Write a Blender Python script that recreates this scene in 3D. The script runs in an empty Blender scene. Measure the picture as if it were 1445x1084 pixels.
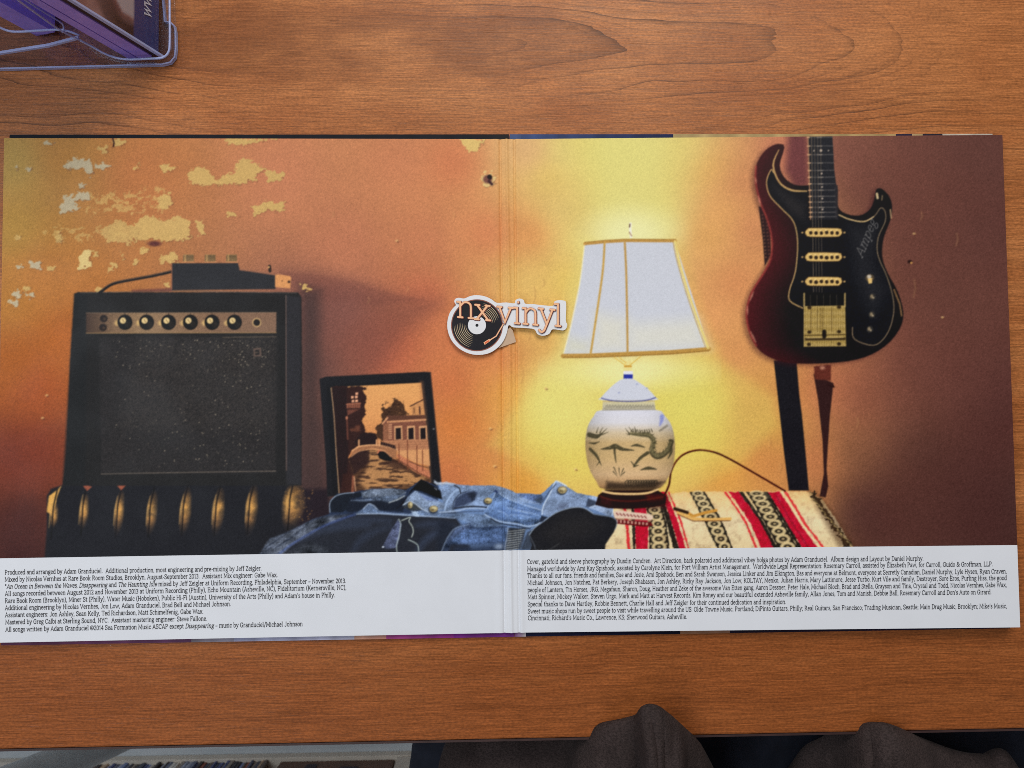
import bpy, bmesh, math, random
import numpy as np
from mathutils import Vector, Matrix

scn = bpy.context.scene
WORLD, WINDOW, CEILING, FLOOR_FILL = .115, 21, 12, 8
C = scn.collection
R = math.radians
rnd = random.Random(7)
rng = np.random.default_rng(11)

# ------------------------------------------------------------------ camera, light, exposure
# metres; the opened sleeve lies round the origin, +Y is away from the viewer, the desk top is z = 0
FPX = 1040.0
CAM_LOC = np.array((-0.01065, -0.01909, 0.47269))
CAM_ROT = (0.0391, -0.0231, -0.0098)
cam = bpy.data.cameras.new("camera")
cam.sensor_width = 36.0
cam.lens = FPX * 36.0 / 1445.0
cam.clip_start, cam.clip_end = 0.02, 50
cam.dof.use_dof = True
cam.dof.focus_distance = 0.468
cam.dof.aperture_fstop = 14.0
cam_o = bpy.data.objects.new("camera", cam)
C.objects.link(cam_o)
cam_o.location = CAM_LOC
cam_o.rotation_euler = CAM_ROT
scn.camera = cam_o
scn.view_settings.view_transform = 'Standard'
scn.view_settings.look = 'None'
scn.view_settings.gamma = 1
scn.view_settings.exposure = 0.06
scn.cycles.use_denoising = False
scn.cycles.filter_width = 0.9
scn.cycles.sample_clamp_direct = 3.0
scn.cycles.sample_clamp_indirect = 1.5
scn.cycles.max_bounces = 12
scn.cycles.transparent_max_bounces = 12
scn.cycles.caustics_refractive = False

world = bpy.data.worlds.new("World")
scn.world = world
world.use_nodes = True
world.node_tree.nodes["Background"].inputs[0].default_value = (0.93, 0.93, 1.0, 1)
world.node_tree.nodes["Background"].inputs[1].default_value = WORLD


def area(name, loc, target, size, power, col, size_y=None):
    l = bpy.data.lights.new(name, 'AREA')
    l.energy, l.color, l.size = power, col, size
    if size_y:
        l.shape, l.size_y = 'RECTANGLE', size_y
    o = bpy.data.objects.new(name, l)
    C.objects.link(o)
    o.location = loc
    o.rotation_euler = (Vector(target) - Vector(loc)).to_track_quat('-Z', 'Y').to_euler()


# daylight from a window beyond the desk, and a soft ceiling light on the left
area("window_light", (0.22, 1.22, 1.25), (0, 0.1, 0), 1.2, WINDOW, (1.0, 0.95, 0.89), 0.8)
area("ceiling_light", (-1.0, 0.15, 1.6), (-0.1, 0, 0), 0.9, CEILING, (0.84, 0.92, 1.0))

area("floor_fill_light", (-0.9, -2.0, 1.9), (-0.3, -0.6, -0.7), 0.9, FLOOR_FILL, (1.0, 0.97, 0.92))  # unseen fill lamp added behind the viewer to brighten the floor

INK_GAIN = 1.22
INK_BLACK = .010
PAPER = (.765, .79, .84, 1)
TEXT_W = .98

# ------------------------------------------------------------------ survey: measured photo point -> point at height z
_cx, _sx = math.cos(CAM_ROT[0]), math.sin(CAM_ROT[0])
_cy, _sy = math.cos(CAM_ROT[1]), math.sin(CAM_ROT[1])
_cz, _sz = math.cos(CAM_ROT[2]), math.sin(CAM_ROT[2])
CAM_M = (np.array([[_cz, -_sz, 0], [_sz, _cz, 0], [0, 0, 1]]) @ np.array([[_cy, 0, _sy], [0, 1, 0], [-_sy, 0, _cy]])
         @ np.array([[1, 0, 0], [0, _cx, -_sx], [0, _sx, _cx]]))


def at(x, y, z=0.0):
    d = CAM_M @ np.array(((x - 722.5) / FPX, -(y - 542) / FPX, -1.0))
    return Vector(CAM_LOC + d * (z - CAM_LOC[2]) / d[2])


def plan_of(P):
    """plan coordinates (in survey units) of points in metres"""
    q = (np.asarray(P) - CAM_LOC) @ CAM_M
    return 722.5 + FPX * q[..., 0] / -q[..., 2], 542 - FPX * q[..., 1] / -q[..., 2]


# ------------------------------------------------------------------ helpers: objects
def tag(o, label=None, cat=None, group=None, kind=None):
    for k, v in (('label', label), ('category', cat), ('group', group), ('kind', kind)):
        if v:
            o[k] = v
    return o


def thing(name, label, cat, loc=(0, 0, 0), group=None):
    o = bpy.data.objects.new(name, None)
    C.objects.link(o)
    o.location = loc
    o.empty_display_size = 0.02
    return tag(o, label, cat, group)


def link(name, me, mat, parent=None):
    o = bpy.data.objects.new(name, me)
    C.objects.link(o)
    for m in (mat if isinstance(mat, (list, tuple)) else [mat]):
        me.materials.append(m)
    if parent is not None:
        o.parent = parent
        off = Vector()
        p = parent
        while p is not None:
            off += p.location
            p = p.parent
        o.location = -off
    return o


def from_bm(name, bm, mat, parent=None, smooth=False, bevel=0):
    me = bpy.data.meshes.new(name)
    bmesh.ops.recalc_face_normals(bm, faces=bm.faces[:])
    bm.to_mesh(me)
    bm.free()
    if smooth:
        me.polygons.foreach_set('use_smooth', [True] * len(me.polygons))
    o = link(name, me, mat, parent)
    if bevel:
        b = o.modifiers.new('bevel', 'BEVEL')
        b.width, b.segments, b.limit_method = bevel, 2, 'ANGLE'
    return o


def from_lists(name, vs, fs, mat, parent=None, smooth=False):
    me = bpy.data.meshes.new(name)
    me.from_pydata([tuple(v) for v in vs], [], fs)
    me.update()
    if smooth:
        me.polygons.foreach_set('use_smooth', [True] * len(me.polygons))
    return link(name, me, mat, parent)


def bm_box(bm, lo, hi):
    ret = bmesh.ops.create_cube(bm, size=1.0)
    lo, hi = Vector(lo), Vector(hi)
    for v in ret['verts']:
        v.co = Vector([lo[i] + (v.co[i] + .5) * (hi[i] - lo[i]) for i in range(3)])
    return ret['verts']


def box(name, lo, hi, mat, parent=None, bevel=0):
    bm = bmesh.new()
    bm_box(bm, lo, hi)
    return from_bm(name, bm, mat, parent, bevel=bevel)


def prism(name, pts, z0, z1, mat, parent=None, bevel=0, smooth=False):
    """polygon (list of Vectors, their own z is ignored) extruded from z0 to z1"""
    bm = bmesh.new()
    f = bm.faces.new([bm.verts.new((p[0], p[1], z0)) for p in pts])
    r = bmesh.ops.extrude_face_region(bm, geom=[f])
    for v in r['geom']:
        if isinstance(v, bmesh.types.BMVert):
            v.co.z = z1
    return from_bm(name, bm, mat, parent, bevel=bevel, smooth=smooth)


def catmull(pts, n=4, closed=False):
    pts = [np.array(p, float) for p in pts]
    N = len(pts)
    out = []
    for i in range(N if closed else N - 1):
        if closed:
            a, b, c, d = pts[i - 1], pts[i], pts[(i + 1) % N], pts[(i + 2) % N]
        else:
            a, b, c, d = pts[max(i - 1, 0)], pts[i], pts[i + 1], pts[min(i + 2, N - 1)]
        for k in range(n):
            t = k / n
            out.append(.5 * (2 * b + (c - a) * t + (2 * a - 5 * b + 4 * c - d) * t * t + (3 * b - a - 3 * c + d) * t ** 3))
    if not closed:
        out.append(pts[-1])
    return out


def lin(c):
    c = np.asarray(c, float)
    return np.where(c <= .04045, c / 12.92, ((np.maximum(c, 0) + .055) / 1.055) ** 2.4)


def srgb(r, g, b, k=1.0):
    return tuple(float(v) for v in lin(np.array((r, g, b)) / 255.) * k) + (1,)


# ------------------------------------------------------------------ helpers: materials
class NT:
    def __init__(s, name):
        s.m = bpy.data.materials.new(name)
        s.m.use_nodes = True
        s.t = s.m.node_tree
        s.b = s.t.nodes["Principled BSDF"]

    def n(s, typ, **kw):
        nd = s.t.nodes.new(typ)
        for k, v in kw.items():
            setattr(nd, k, v)
        return nd

    def put(s, sock, v):
        if isinstance(v, bpy.types.NodeSocket):
            s.t.links.new(v, sock)
        else:
            sock.default_value = v

    def math(s, op, a, b=0.0, c=None, clamp=False):
        nd = s.n('ShaderNodeMath', operation=op, use_clamp=clamp)
        s.put(nd.inputs[0], a)
        s.put(nd.inputs[1], b)
        if c is not None:
            s.put(nd.inputs[2], c)
        return nd.outputs[0]

    def mix(s, f, a, b, blend='MIX'):
        nd = s.n('ShaderNodeMix', data_type='RGBA', blend_type=blend)
        s.put(nd.inputs[0], f)
        s.put(nd.inputs[6], a)
        s.put(nd.inputs[7], b)
        return nd.outputs[2]

    def noise(s, vec, scale=1.0, detail=3.0, rough=.5, dist=0.0, dim='3D', w=None):
        nd = s.n('ShaderNodeTexNoise', noise_dimensions=dim)
        if vec is not None:
            s.put(nd.inputs['Vector'], vec)
        if w is not None:
            s.put(nd.inputs['W'], w)
        nd.inputs['Scale'].default_value = scale
        nd.inputs['Detail'].default_value = detail
        nd.inputs['Roughness'].default_value = rough
        nd.inputs['Distortion'].default_value = dist
        return nd.outputs[0]

    def ramp(s, f, lo, hi, a=0.0, b=1.0):
        nd = s.n('ShaderNodeMapRange', interpolation_type='SMOOTHSTEP')
        s.put(nd.inputs[0], f)
        nd.inputs[1].default_value, nd.inputs[2].default_value = lo, hi
        nd.inputs[3].default_value, nd.inputs[4].default_value = a, b
        return nd.outputs[0]

    def coord(s, scale=(1, 1, 1), loc=(0, 0, 0), which='Object'):
        tc = s.n('ShaderNodeTexCoord')
        mp = s.n('ShaderNodeMapping')
        s.t.links.new(tc.outputs[which], mp.inputs[0])
        mp.inputs['Scale'].default_value = scale
        mp.inputs['Location'].default_value = loc
        return mp.outputs[0]

    def bump(s, h, strength, dist):
        nd = s.n('ShaderNodeBump')
        nd.inputs['Strength'].default_value = strength
        nd.inputs['Distance'].default_value = dist
        s.put(nd.inputs['Height'], h)
        s.t.links.new(nd.outputs[0], s.b.inputs['Normal'])

    def set(s, **kw):
        for k, v in kw.items():
            s.put(s.b.inputs[k.replace('_', ' ')], v)
        return s.m


def plain(name, col, rough=.6, var=.12, scale=60, spec=.5, bump=0.0, metallic=0.0):
    s = NT(name)
    n = s.noise(s.coord(), scale, 4, .6)
    c2 = tuple(v * (1 - var) for v in col[:3]) + (1,)
    c1 = tuple(min(1, v * (1 + var)) for v in col[:3]) + (1,)
    s.set(Base_Color=s.mix(s.ramp(n, .3, .7), c2, c1), Roughness=rough, Metallic=metallic)
    s.b.inputs['Specular IOR Level'].default_value = spec
    if bump:
        s.bump(n, .6, bump)
    return s.m


def attr_mat(name, rough, spec, bump=0.0):
    s = NT(name)
    a = s.n('ShaderNodeAttribute', attribute_name='ink')
    fine = s.noise(s.coord((1, 1, 1)), 900, 2, .6)
    col = s.mix(.05, a.outputs[0], s.mix(1.0, a.outputs[0], s.ramp(fine, .25, .75, .55, 1.45), 'MULTIPLY'))
    s.set(Base_Color=col, Roughness=s.ramp(s.noise(s.coord(), 35, 3), .3, .7, rough - .04, rough + .05))
    s.b.inputs['Specular IOR Level'].default_value = spec
    if bump:
        s.bump(s.noise(s.coord((1, .35, 1)), 160, 3, .6), .35, bump)
    return s.m


def wood_mat():
    s = NT('cherry_wood')
    x0, y0 = at(615, 62)[:2]
    P = s.coord()
    sep = s.n('ShaderNodeSeparateXYZ')
    s.put(sep.inputs[0], P)
    X, Y = sep.outputs[0], sep.outputs[1]
    w1 = s.noise(s.coord((2.2, 7, 1)), 1.0, 2, .45)
    w2 = s.noise(s.coord((9, 26, 1), (3, 1, 0)), 1.0, 2, .5)
    w3 = s.noise(s.coord((30, 260, 1), (5, 1, 0)), 1.0, 2, .5)
    dx = s.math('DIVIDE', s.math('SUBTRACT', X, float(x0)), 6.2)
    dy = s.math('SUBTRACT', Y, float(y0))
    r = s.math('SQRT', s.math('ADD', s.math('MULTIPLY', dx, dx), s.math('MULTIPLY', dy, dy)))
    r = s.math('MULTIPLY_ADD', s.math('SUBTRACT', w1, .5), .062, r)
    r = s.math('MULTIPLY_ADD', s.math('SUBTRACT', w2, .5), .016, r)
    r = s.math('MULTIPLY_ADD', s.math('SUBTRACT', w3, .5), .0016, r)
    n1 = s.noise(None, 1.0, 1, .5, dim='1D', w=s.math('MULTIPLY', r, 90))
    t = s.math('ADD', s.math('DIVIDE', r, .0088), s.math('MULTIPLY', n1, 2.6))
    f = s.math('FRACT', t)
    line = s.math('MULTIPLY', s.math('POWER', f, 8.0), s.ramp(r, .06, .16, 1.0, .3))
    line = s.math('MULTIPLY', line, s.ramp(s.noise(s.coord((5, 14, 1), (9, 4, 0)), 1, 2), .36, .66, .10, 1.0))
    f2 = s.math('FRACT', s.math('MULTIPLY_ADD', n1, 3.0, s.math('DIVIDE', r, .0031)))
    line2 = s.math('MULTIPLY', s.math('POWER', f2, 5.0), s.ramp(s.noise(s.coord((6, 30, 1), (2, 7, 0)), 1, 2), .42, .7, 0.0, .5))
    fib = s.noise(s.coord((26, 950, 1)), 1.0, 4, .66)
    fine = s.noise(s.coord((90, 1700, 1)), 1.0, 3, .6)
    pore = s.ramp(s.noise(s.coord((55, 1150, 1), (4, 4, 0)), 1.0, 2, .5), .62, .74)
    mott = s.noise(s.coord((9, 16, 1)), 1.0, 4, .6)
    grit = s.noise(s.coord((500, 900, 1)), 1.0, 2, .6)
    band = s.noise(None, 1.0, 2, .5, dim='1D', w=s.math('MULTIPLY', r, 45))
    a = WOOD_A
    b = WOOD_B
    c = s.mix(s.ramp(band, .3, .7), a, b)
    c = s.mix(s.ramp(mott, .3, .72, 0.0, .65), c, WOOD_C)
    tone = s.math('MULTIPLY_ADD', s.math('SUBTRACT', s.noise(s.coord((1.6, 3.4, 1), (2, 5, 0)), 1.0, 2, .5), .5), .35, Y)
    c = s.mix(s.ramp(tone, -.20, -.02, .85, 0.0), c, WOOD_C)  # wood darkened towards the front edge, light falloff put into its colour
    c = s.mix(.62, c, s.mix(1.0, c, s.ramp(fib, .28, .72, .62, 1.38), 'MULTIPLY'))
    c = s.mix(.45, c, s.mix(1.0, c, s.ramp(fine, .25, .75, .5, 1.5), 'MULTIPLY'))
    c = s.mix(.75, c, s.mix(1.0, c, s.ramp(grit, .25, .75, .7, 1.3), 'MULTIPLY'))
    c = s.mix(s.math('MULTIPLY', pore, .35), c, (.09, .03, .012, 1))
    c = s.mix(s.math('MULTIPLY', line2, .7), c, (.075, .024, .009, 1))
    c = s.mix(s.math('MULTIPLY', line, .8), c, (.036, .012, .006, 1))
    knot = s.ramp(r, .012, .040, 1.0, 0.0)
    c = s.mix(s.math('MULTIPLY', s.math('MULTIPLY', knot, s.ramp(mott, .35, .6)), .45), c, (.13, .042, .014, 1))
    vo = s.n('ShaderNodeTexVoronoi')
    s.put(vo.inputs['Vector'], s.coord((1, 1, 1)))
    vo.inputs['Scale'].default_value = 55
    sp_ = s.math('MULTIPLY', s.ramp(vo.outputs['Distance'], .025, .045, 1.0, 0.0), s.ramp(s.noise(s.coord(), 21, 1), .60, .66))
    c = s.mix(s.math('MULTIPLY', sp_, .55), c, (.62, .55, .46, 1))
    s.set(Base_Color=c, Roughness=s.ramp(fib, .25, .75, .32, .46))
    s.b.inputs['Specular IOR Level'].default_value = .22
    s.bump(s.math('SUBTRACT', fib, s.math('MULTIPLY', pore, .5)), .3, .0003)
    return s.m


WOOD_A, WOOD_B, WOOD_C = (.385, .135, .040, 1), (.48, .185, .060, 1), (.27, .075, .018, 1)


# ------------------------------------------------------------------ the picture printed inside the sleeve
# a still life painted as plain colour values over the sheet: flat print, one value per grid point of the sheet
S = 1.5
PX0, PY0, PW, PH = -12, 186, 1462, 610
cw, ch = int(PW * S), int(PH * S)
GX, GY = np.meshgrid(PX0 + (np.arange(cw) + .5) / S, PY0 + (np.arange(ch) + .5) / S)
GX, GY = GX.astype(np.float32), GY.astype(np.float32)
img = np.zeros((ch, cw, 3), np.float32)


def grid_noise(sx, sy, seed):
    g = np.random.default_rng(seed)
    nx, ny = int(PW / sx) + 3, int(PH / sy) + 3
    a = g.random((ny, nx), dtype=np.float32)
    fx, fy = (GX[0] - PX0) / sx, (GY[:, 0] - PY0) / sy
    ix, iy = fx.astype(int), fy.astype(int)
    tx, ty = fx - ix, fy - iy
    tx, ty = tx * tx * (3 - 2 * tx), ty * ty * (3 - 2 * ty)
    r0 = a[iy][:, ix] * (1 - tx) + a[iy][:, ix + 1] * tx
    r1 = a[iy + 1][:, ix] * (1 - tx) + a[iy + 1][:, ix + 1] * tx
    return r0 * (1 - ty)[:, None] + r1 * ty[:, None]


def fbm(sx, sy, seed, octv=4):
    o, amp, tot = 0, 1.0, 0
    for k in range(octv):
        o = o + amp * (grid_noise(sx / 2 ** k, sy / 2 ** k, seed + k) - .5)
        tot += amp
        amp *= .55
    return o / tot * 2


N_RAG = fbm(14, 11, 21, 4)
N_RAG2 = fbm(6, 5, 31, 3)
N_RAG3 = fbm(3.2, 2.4, 37, 2)
N_BIG = fbm(120, 100, 41, 4)
N_FOLD = fbm(46, 15, 51, 4)
N_FOLD2 = fbm(16, 30, 71, 3)
GRAIN = rng.standard_normal((ch, cw)).astype(np.float32)
GRAIN = (GRAIN + np.roll(GRAIN, 1, 0) + np.roll(GRAIN, 1, 1) + np.roll(GRAIN, (1, 1), (0, 1))) / 2


def win(pts, pad):
    pts = np.asarray(pts, float)
    x0, y0 = pts.min(0) - pad
    x1, y1 = pts.max(0) + pad
    i0, i1 = max(0, int((x0 - PX0) * S)), min(cw, int((x1 - PX0) * S) + 2)
    j0, j1 = max(0, int((y0 - PY0) * S)), min(ch, int((y1 - PY0) * S) + 2)
    return slice(j0, max(j0, j1)), slice(i0, max(i0, i1))


def blend(sl, m, col):
    if m.size == 0:
        return
    c = col(GX[sl], GY[sl]) if callable(col) else np.array(col, np.float32) / 255.
    img[sl] += (c - img[sl]) * m[..., None]


def poly_sd(pts, X, Y):
    d = np.full(X.shape, 1e9, np.float32)
    ins = np.zeros(X.shape, bool)
    n = len(pts)
    for i in range(n):
        ax, ay = pts[i]
        bx, by = pts[(i + 1) % n]
        ex, ey = bx - ax, by - ay
        L = ex * ex + ey * ey
        if L < 1e-9:
            continue
        t = np.clip(((X - ax) * ex + (Y - ay) * ey) / L, 0, 1)
        d = np.minimum(d, (X - ax - t * ex) ** 2 + (Y - ay - t * ey) ** 2)
        if ay != by:
            ins ^= ((Y < ay) != (Y < by)) & (X < ex * (Y - ay) / ey + ax)
    return np.sqrt(d) * np.where(ins, -1, 1)


def fill(pts, col, soft=1.0, a=1.0, rag=0.0, rag2=0.0, sm=0, tex=None):
    if sm:
        pts = [tuple(p) for p in catmull(pts, sm, True)]
    sl = win(pts, soft + 2 + rag * 1.2)
    d = poly_sd(pts, GX[sl], GY[sl])
    if rag:
        d = d + rag * N_RAG[sl]
    if rag2:
        d = d + rag2 * (N_RAG2[sl] + .8 * N_RAG3[sl])
    m = np.clip(.5 - d / soft, 0, 1)
    if soft > 3:
        m = m * m * (3 - 2 * m)
    m = m * a
    if tex is not None:
        m = m * tex(GX[sl], GY[sl], sl)
    blend(sl, m, col)


def stroke(pts, w, col, soft=1.0, a=1.0, sm=0, taper=None):
    if sm:
        pts = [tuple(p) for p in catmull(pts, sm)]
    sl = win(pts, w + soft + 1)
    X, Y = GX[sl], GY[sl]
    d = np.full(X.shape, 1e9, np.float32)
    n = len(pts) - 1
    for i in range(n):
        ax, ay = pts[i]
        ex, ey = pts[i + 1][0] - ax, pts[i + 1][1] - ay
        t = np.clip(((X - ax) * ex + (Y - ay) * ey) / max(ex * ex + ey * ey, 1e-9), 0, 1)
        hw = w / 2
        if taper:
            hw = hw * np.interp((i + t) / n, np.linspace(0, 1, len(taper)), taper)
        d = np.minimum(d, np.hypot(X - ax - t * ex, Y - ay - t * ey) - hw)
    blend(sl, np.clip(.5 - d / soft, 0, 1) * a, col)


def dot(cx, cy, rx, ry, col, soft=1.0, a=1.0):
    sl = win([(cx - rx, cy - ry), (cx + rx, cy + ry)], soft + 1)
    q = np.hypot((GX[sl] - cx) / rx, (GY[sl] - cy) / ry)
    m = np.clip(.5 - (q - 1) * min(rx, ry) / soft, 0, 1)
    blend(sl, m * m * (3 - 2 * m) * a if soft > 3 else m * a, col)


def frame(ox, oy, sc):
    return lambda *p: [(ox + p[i] / sc, oy + p[i + 1] / sc) for i in range(0, len(p), 2)]


def vgrad(stops):
    ys = [s_[0] for s_ in stops]
    cs = np.array([s_[1] for s_ in stops], float) / 255.
    return lambda X, Y: np.stack([np.interp(Y, ys, cs[:, k]) for k in range(3)], -1)


# ---- plaster wall: colour of the wall from a few measured spots, interpolated
spots = [(15, 230, 178, 146, 80), (12, 320, 178, 138, 70), (14, 420, 178, 121, 57), (90, 220, 181, 128, 68), (60, 400, 182, 118, 60), (200, 250, 181, 115, 70), (400, 250, 194, 125, 89), (560, 230, 195, 125, 87), (640, 230, 206, 124, 84), (690, 330, 206, 126, 86), (600, 340, 191, 121, 85), (490, 350, 185, 117, 85), (745, 215, 222, 174, 122), (750, 330, 212, 140, 84), (800, 215, 222, 202, 126), (850, 215, 222, 210, 132), (900, 215, 222, 210, 136), (960, 215, 222, 194, 128), (880, 300, 222, 210, 154), (930, 310, 222, 210, 144), (1000, 240, 222, 169, 96), (1000, 330, 222, 165, 96), (1040, 400, 214, 142, 92), (1050, 260, 202, 134, 90), (1110, 220, 192, 116, 90), (1060, 320, 200, 132, 90), (790, 300, 222, 194, 116), (800, 400, 222, 194, 100), (815, 340, 222, 204, 120), (1195, 215, 124, 78, 66), (1230, 260, 112, 70, 60), (1300, 300, 106, 66, 57), (1400, 220, 94, 61, 55), (1400, 330, 92, 59, 54), (1350, 420, 100, 64, 56), (1350, 540, 98, 61, 55), (1290, 540, 104, 64, 56), (1420, 560, 86, 55, 52), (1300, 640, 77, 53, 48), (1400, 720, 68, 48, 46), (1230, 720, 74, 50, 48), (1220, 560, 143, 87, 68), (1170, 550, 180, 108, 78), (1080, 650, 206, 134, 76), (1150, 650, 190, 118, 76), (1210, 640, 129, 87, 63), (1040, 500, 216, 146, 92), (1000, 540, 222, 190, 100), (960, 580, 222, 206, 100), (960, 650, 222, 172, 100), (1020, 660, 218, 150, 70), (780, 560, 222, 210, 128), (760, 620, 222, 188, 100), (800, 660, 222, 176, 100), (740, 680, 214, 148, 62), (720, 560, 218, 150, 70), (690, 640, 206, 134, 78), (650, 600, 200, 116, 60), (650, 480, 198, 114, 76), (560, 480, 186, 100, 70), (640, 540, 198, 112, 70), (700, 500, 208, 126, 78), (440, 450, 116, 76, 68), (440, 520, 92, 68, 63), (440, 620, 76, 60, 57), (440, 690, 56, 44, 46), (540, 500, 178, 94, 68), (640, 670, 190, 109, 68), (50, 550, 158, 79, 42), (90, 480, 174, 97, 43), (20, 520, 165, 93, 41), (50, 640, 118, 55, 39), (20, 650, 111, 52, 38), (30, 740, 71, 40, 37), (30, 790, 63, 36, 35), (600, 420, 186, 104, 76), (1010, 450, 220, 154, 98), (1025, 300, 222, 163, 98), (770, 440, 222, 180, 100), (775, 250, 222, 190, 104), (1120, 560, 204, 130, 80), (745, 400, 222, 186, 108), (735, 450, 216, 168, 96), (1090, 600, 210, 163, 80), (1080, 560, 212, 156, 84), (485, 440, 150, 96, 84), (520, 480, 160, 92, 74), (770, 590, 221, 209, 108), (790, 640, 218, 196, 92), (960, 580, 212, 206, 108), (1000, 620, 220, 192, 92)]
spots = np.array(spots, float)
gx, gy = GX[::12, ::12], GY[::12, ::12]
num = np.zeros(gx.shape + (3,))
den = np.zeros(gx.shape)
for sx_, sy_, r_, g_, b_ in spots:
    d2 = (gx - sx_) ** 2 + (gy - sy_) ** 2
    wgt = 1 / (d2 + 700) ** 1.45
    num += wgt[..., None] * np.array((r_, g_, b_)) / 255.
    den += wgt
base = num / den[..., None]
# the plaster on the right lies far from the lamp and changes only slowly
num, den = np.zeros(gx.shape + (3,)), np.zeros(gx.shape)
for sx_, sy_, r_, g_, b_ in spots[spots[:, 0] > 1140]:
    wgt = 1 / ((gx - sx_) ** 2 + (gy - sy_) ** 2 + 7000) ** 2
    num += wgt[..., None] * np.array((r_, g_, b_)) / 255.
    den += wgt
tR = np.clip((gx - 1165) / 110, 0, 1)[..., None]
base = base * (1 - tR) + num / den[..., None] * tR


def upsample(a):
    hh, ww = a.shape[:2]
    fx = np.clip((np.arange(cw) - .0) / 12, 0, ww - 1.001)
    fy = np.clip((np.arange(ch) - .0) / 12, 0, hh - 1.001)
    ix, iy = fx.astype(int), fy.astype(int)
    tx, ty = (fx - ix)[None, :, None], (fy - iy)[:, None, None]
    return (a[iy][:, ix] * (1 - tx) + a[iy][:, ix + 1] * tx) * (1 - ty) + (a[iy + 1][:, ix] * (1 - tx) + a[iy + 1][:, ix + 1] * tx) * ty


img[:] = upsample(base)
img *= (1 + .022 * N_BIG + .024 * fbm(30, 26, 91, 3) + .012 * N_RAG)[..., None]
# lamp glow on the wall: fans above and below the shade
fill([(836, 345), (952, 345), (1000, 170), (785, 170)], (222, 208, 112), soft=80, a=.6)
fill([(850, 350), (935, 346), (950, 170), (835, 170)], (222, 216, 132), soft=60, a=.5)
dot(890, 330, 52, 30, (236, 234, 176), soft=50, a=.8)
fill([(794, 505), (1001, 499), (1052, 533), (1092, 562), (1096, 600), (1040, 660), (960, 700), (800, 700), (730, 650), (690, 628), (742, 560)], (216, 192, 98), soft=24, a=.42)
fill([(800, 506), (995, 500), (1025, 560), (1010, 640), (950, 680), (800, 680), (745, 620), (752, 560)], (222, 204, 100), soft=60, a=.7)
dot(888, 524, 92, 24, (236, 232, 172), soft=36, a=.8)
dot(800, 570, 62, 52, (226, 218, 132), soft=70, a=.6)
dot(965, 560, 45, 40, (216, 210, 112), soft=60, a=.4)
stroke([(793, 500), (808, 430), (828, 350)], 16, (224, 212, 128), soft=26, a=.6)
stroke([(1003, 495), (975, 420), (955, 350)], 12, (222, 188, 104), soft=26, a=.5)
# shadows thrown on the painted wall
fill([(400, 386), (470, 393), (540, 411), (620, 428), (575, 470), (525, 540), (500, 700), (420, 700), (424, 405)], (104, 66, 60), soft=46, a=.5)
fill([(395, 384), (440, 386), (500, 397), (560, 415), (600, 424), (540, 430), (470, 424), (424, 424)], (116, 70, 62), soft=10, a=.35)
fill([(424, 405), (452, 410), (450, 540), (462, 700), (424, 690)], (62, 50, 49), soft=26, a=.7)
fill([(1195, 700), (1240, 660), (1440, 560), (1445, 800), (1190, 800)], (74, 44, 42), soft=120, a=.5)
fill([(1112, 186), (1140, 186), (1142, 262), (1120, 270), (1108, 240)], (84, 42, 52), soft=18, a=.75)
# plaster bumps
for x, y, l in ((690, 430, 18), (752, 405, 22), (765, 395, 9), (668, 590, 12), (705, 600, 8), (1085, 620, 10), (1100, 655, 8), (1290, 395, 24), (1350, 330, 16), (1300, 300, 10), (1210, 590, 12), (520, 420, 7), (575, 405, 6), (745, 468, 12), (640, 300, 8), (470, 300, 6), (735, 520, 20)):
    stroke([(x, y), (x + 2, y + l * .5), (x - 1, y + l)], 2.2, (238, 190, 120), soft=2.4, a=.16)
    stroke([(x + 2.4, y), (x + 4, y + l * .5), (x + 1.6, y + l)], 1.6, (90, 45, 35), soft=2.4, a=.16)
for x, y in ((692, 605), (698, 658), (770, 548), (812, 662), (1232, 372), (1290, 330), (1330, 448), (560, 340), (60, 590), (66, 558)):
    dot(x, y, 2.2, 1.6, (238, 200, 130), 1.5, .6)
    dot(x + 1.5, y + 1.6, 2, 1.3, (90, 50, 40), 1.5, .5)

# ---- flaked paint
W_ = frame(0, 180, 3.284)
CRM, WHT = (204, 168, 102), (192, 178, 146)


def flake(pts, col, rag=3.2, a=.95):
    sh = [(x + 1.0, y + .9) for x, y in pts]
    fill(sh, (92, 52, 40), soft=1.4, a=.5, rag=rag, rag2=4.2)
    fill(pts, col, soft=.9, a=a, rag=rag, rag2=4.2)


flake(W_(862, 225, 880, 195, 930, 180, 975, 205, 1000, 240, 1050, 215, 1085, 205, 1090, 170, 1130, 145, 1190, 170, 1225, 190, 1190, 215, 1185, 245, 1120, 260, 1000, 268, 890, 262), CRM, 2.2)
flake(W_(1045, 55, 1290, 52, 1180, 75, 1140, 85, 1050, 72), CRM, 2)
flake(W_(1235, 205, 1270, 205, 1312, 212, 1310, 235, 1245, 252), CRM)
flake(W_(1172, 370, 1225, 345, 1320, 345, 1322, 392, 1250, 385, 1180, 405), CRM)
flake(W_(1048, 392, 1085, 395, 1105, 412, 1060, 415), CRM, 2)
flake(W_(630, 430, 680, 415, 770, 425, 840, 415, 880, 440, 885, 500, 850, 530, 760, 522, 640, 525, 600, 490), CRM, 4)
flake(W_(470, 470, 540, 430, 630, 460, 640, 525, 500, 530), CRM, 7, .85)
flake(W_(905, 435, 935, 435, 955, 495, 930, 505), CRM, 3)
flake(W_(730, 330, 790, 300, 795, 350, 770, 378, 735, 370), CRM, 4)
fill(W_(400, 320, 780, 290, 770, 380, 400, 385), CRM, soft=3, a=.75, rag=16, rag2=7, tex=lambda X, Y, sl: (N_RAG2[sl] > .0) * .9)
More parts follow.
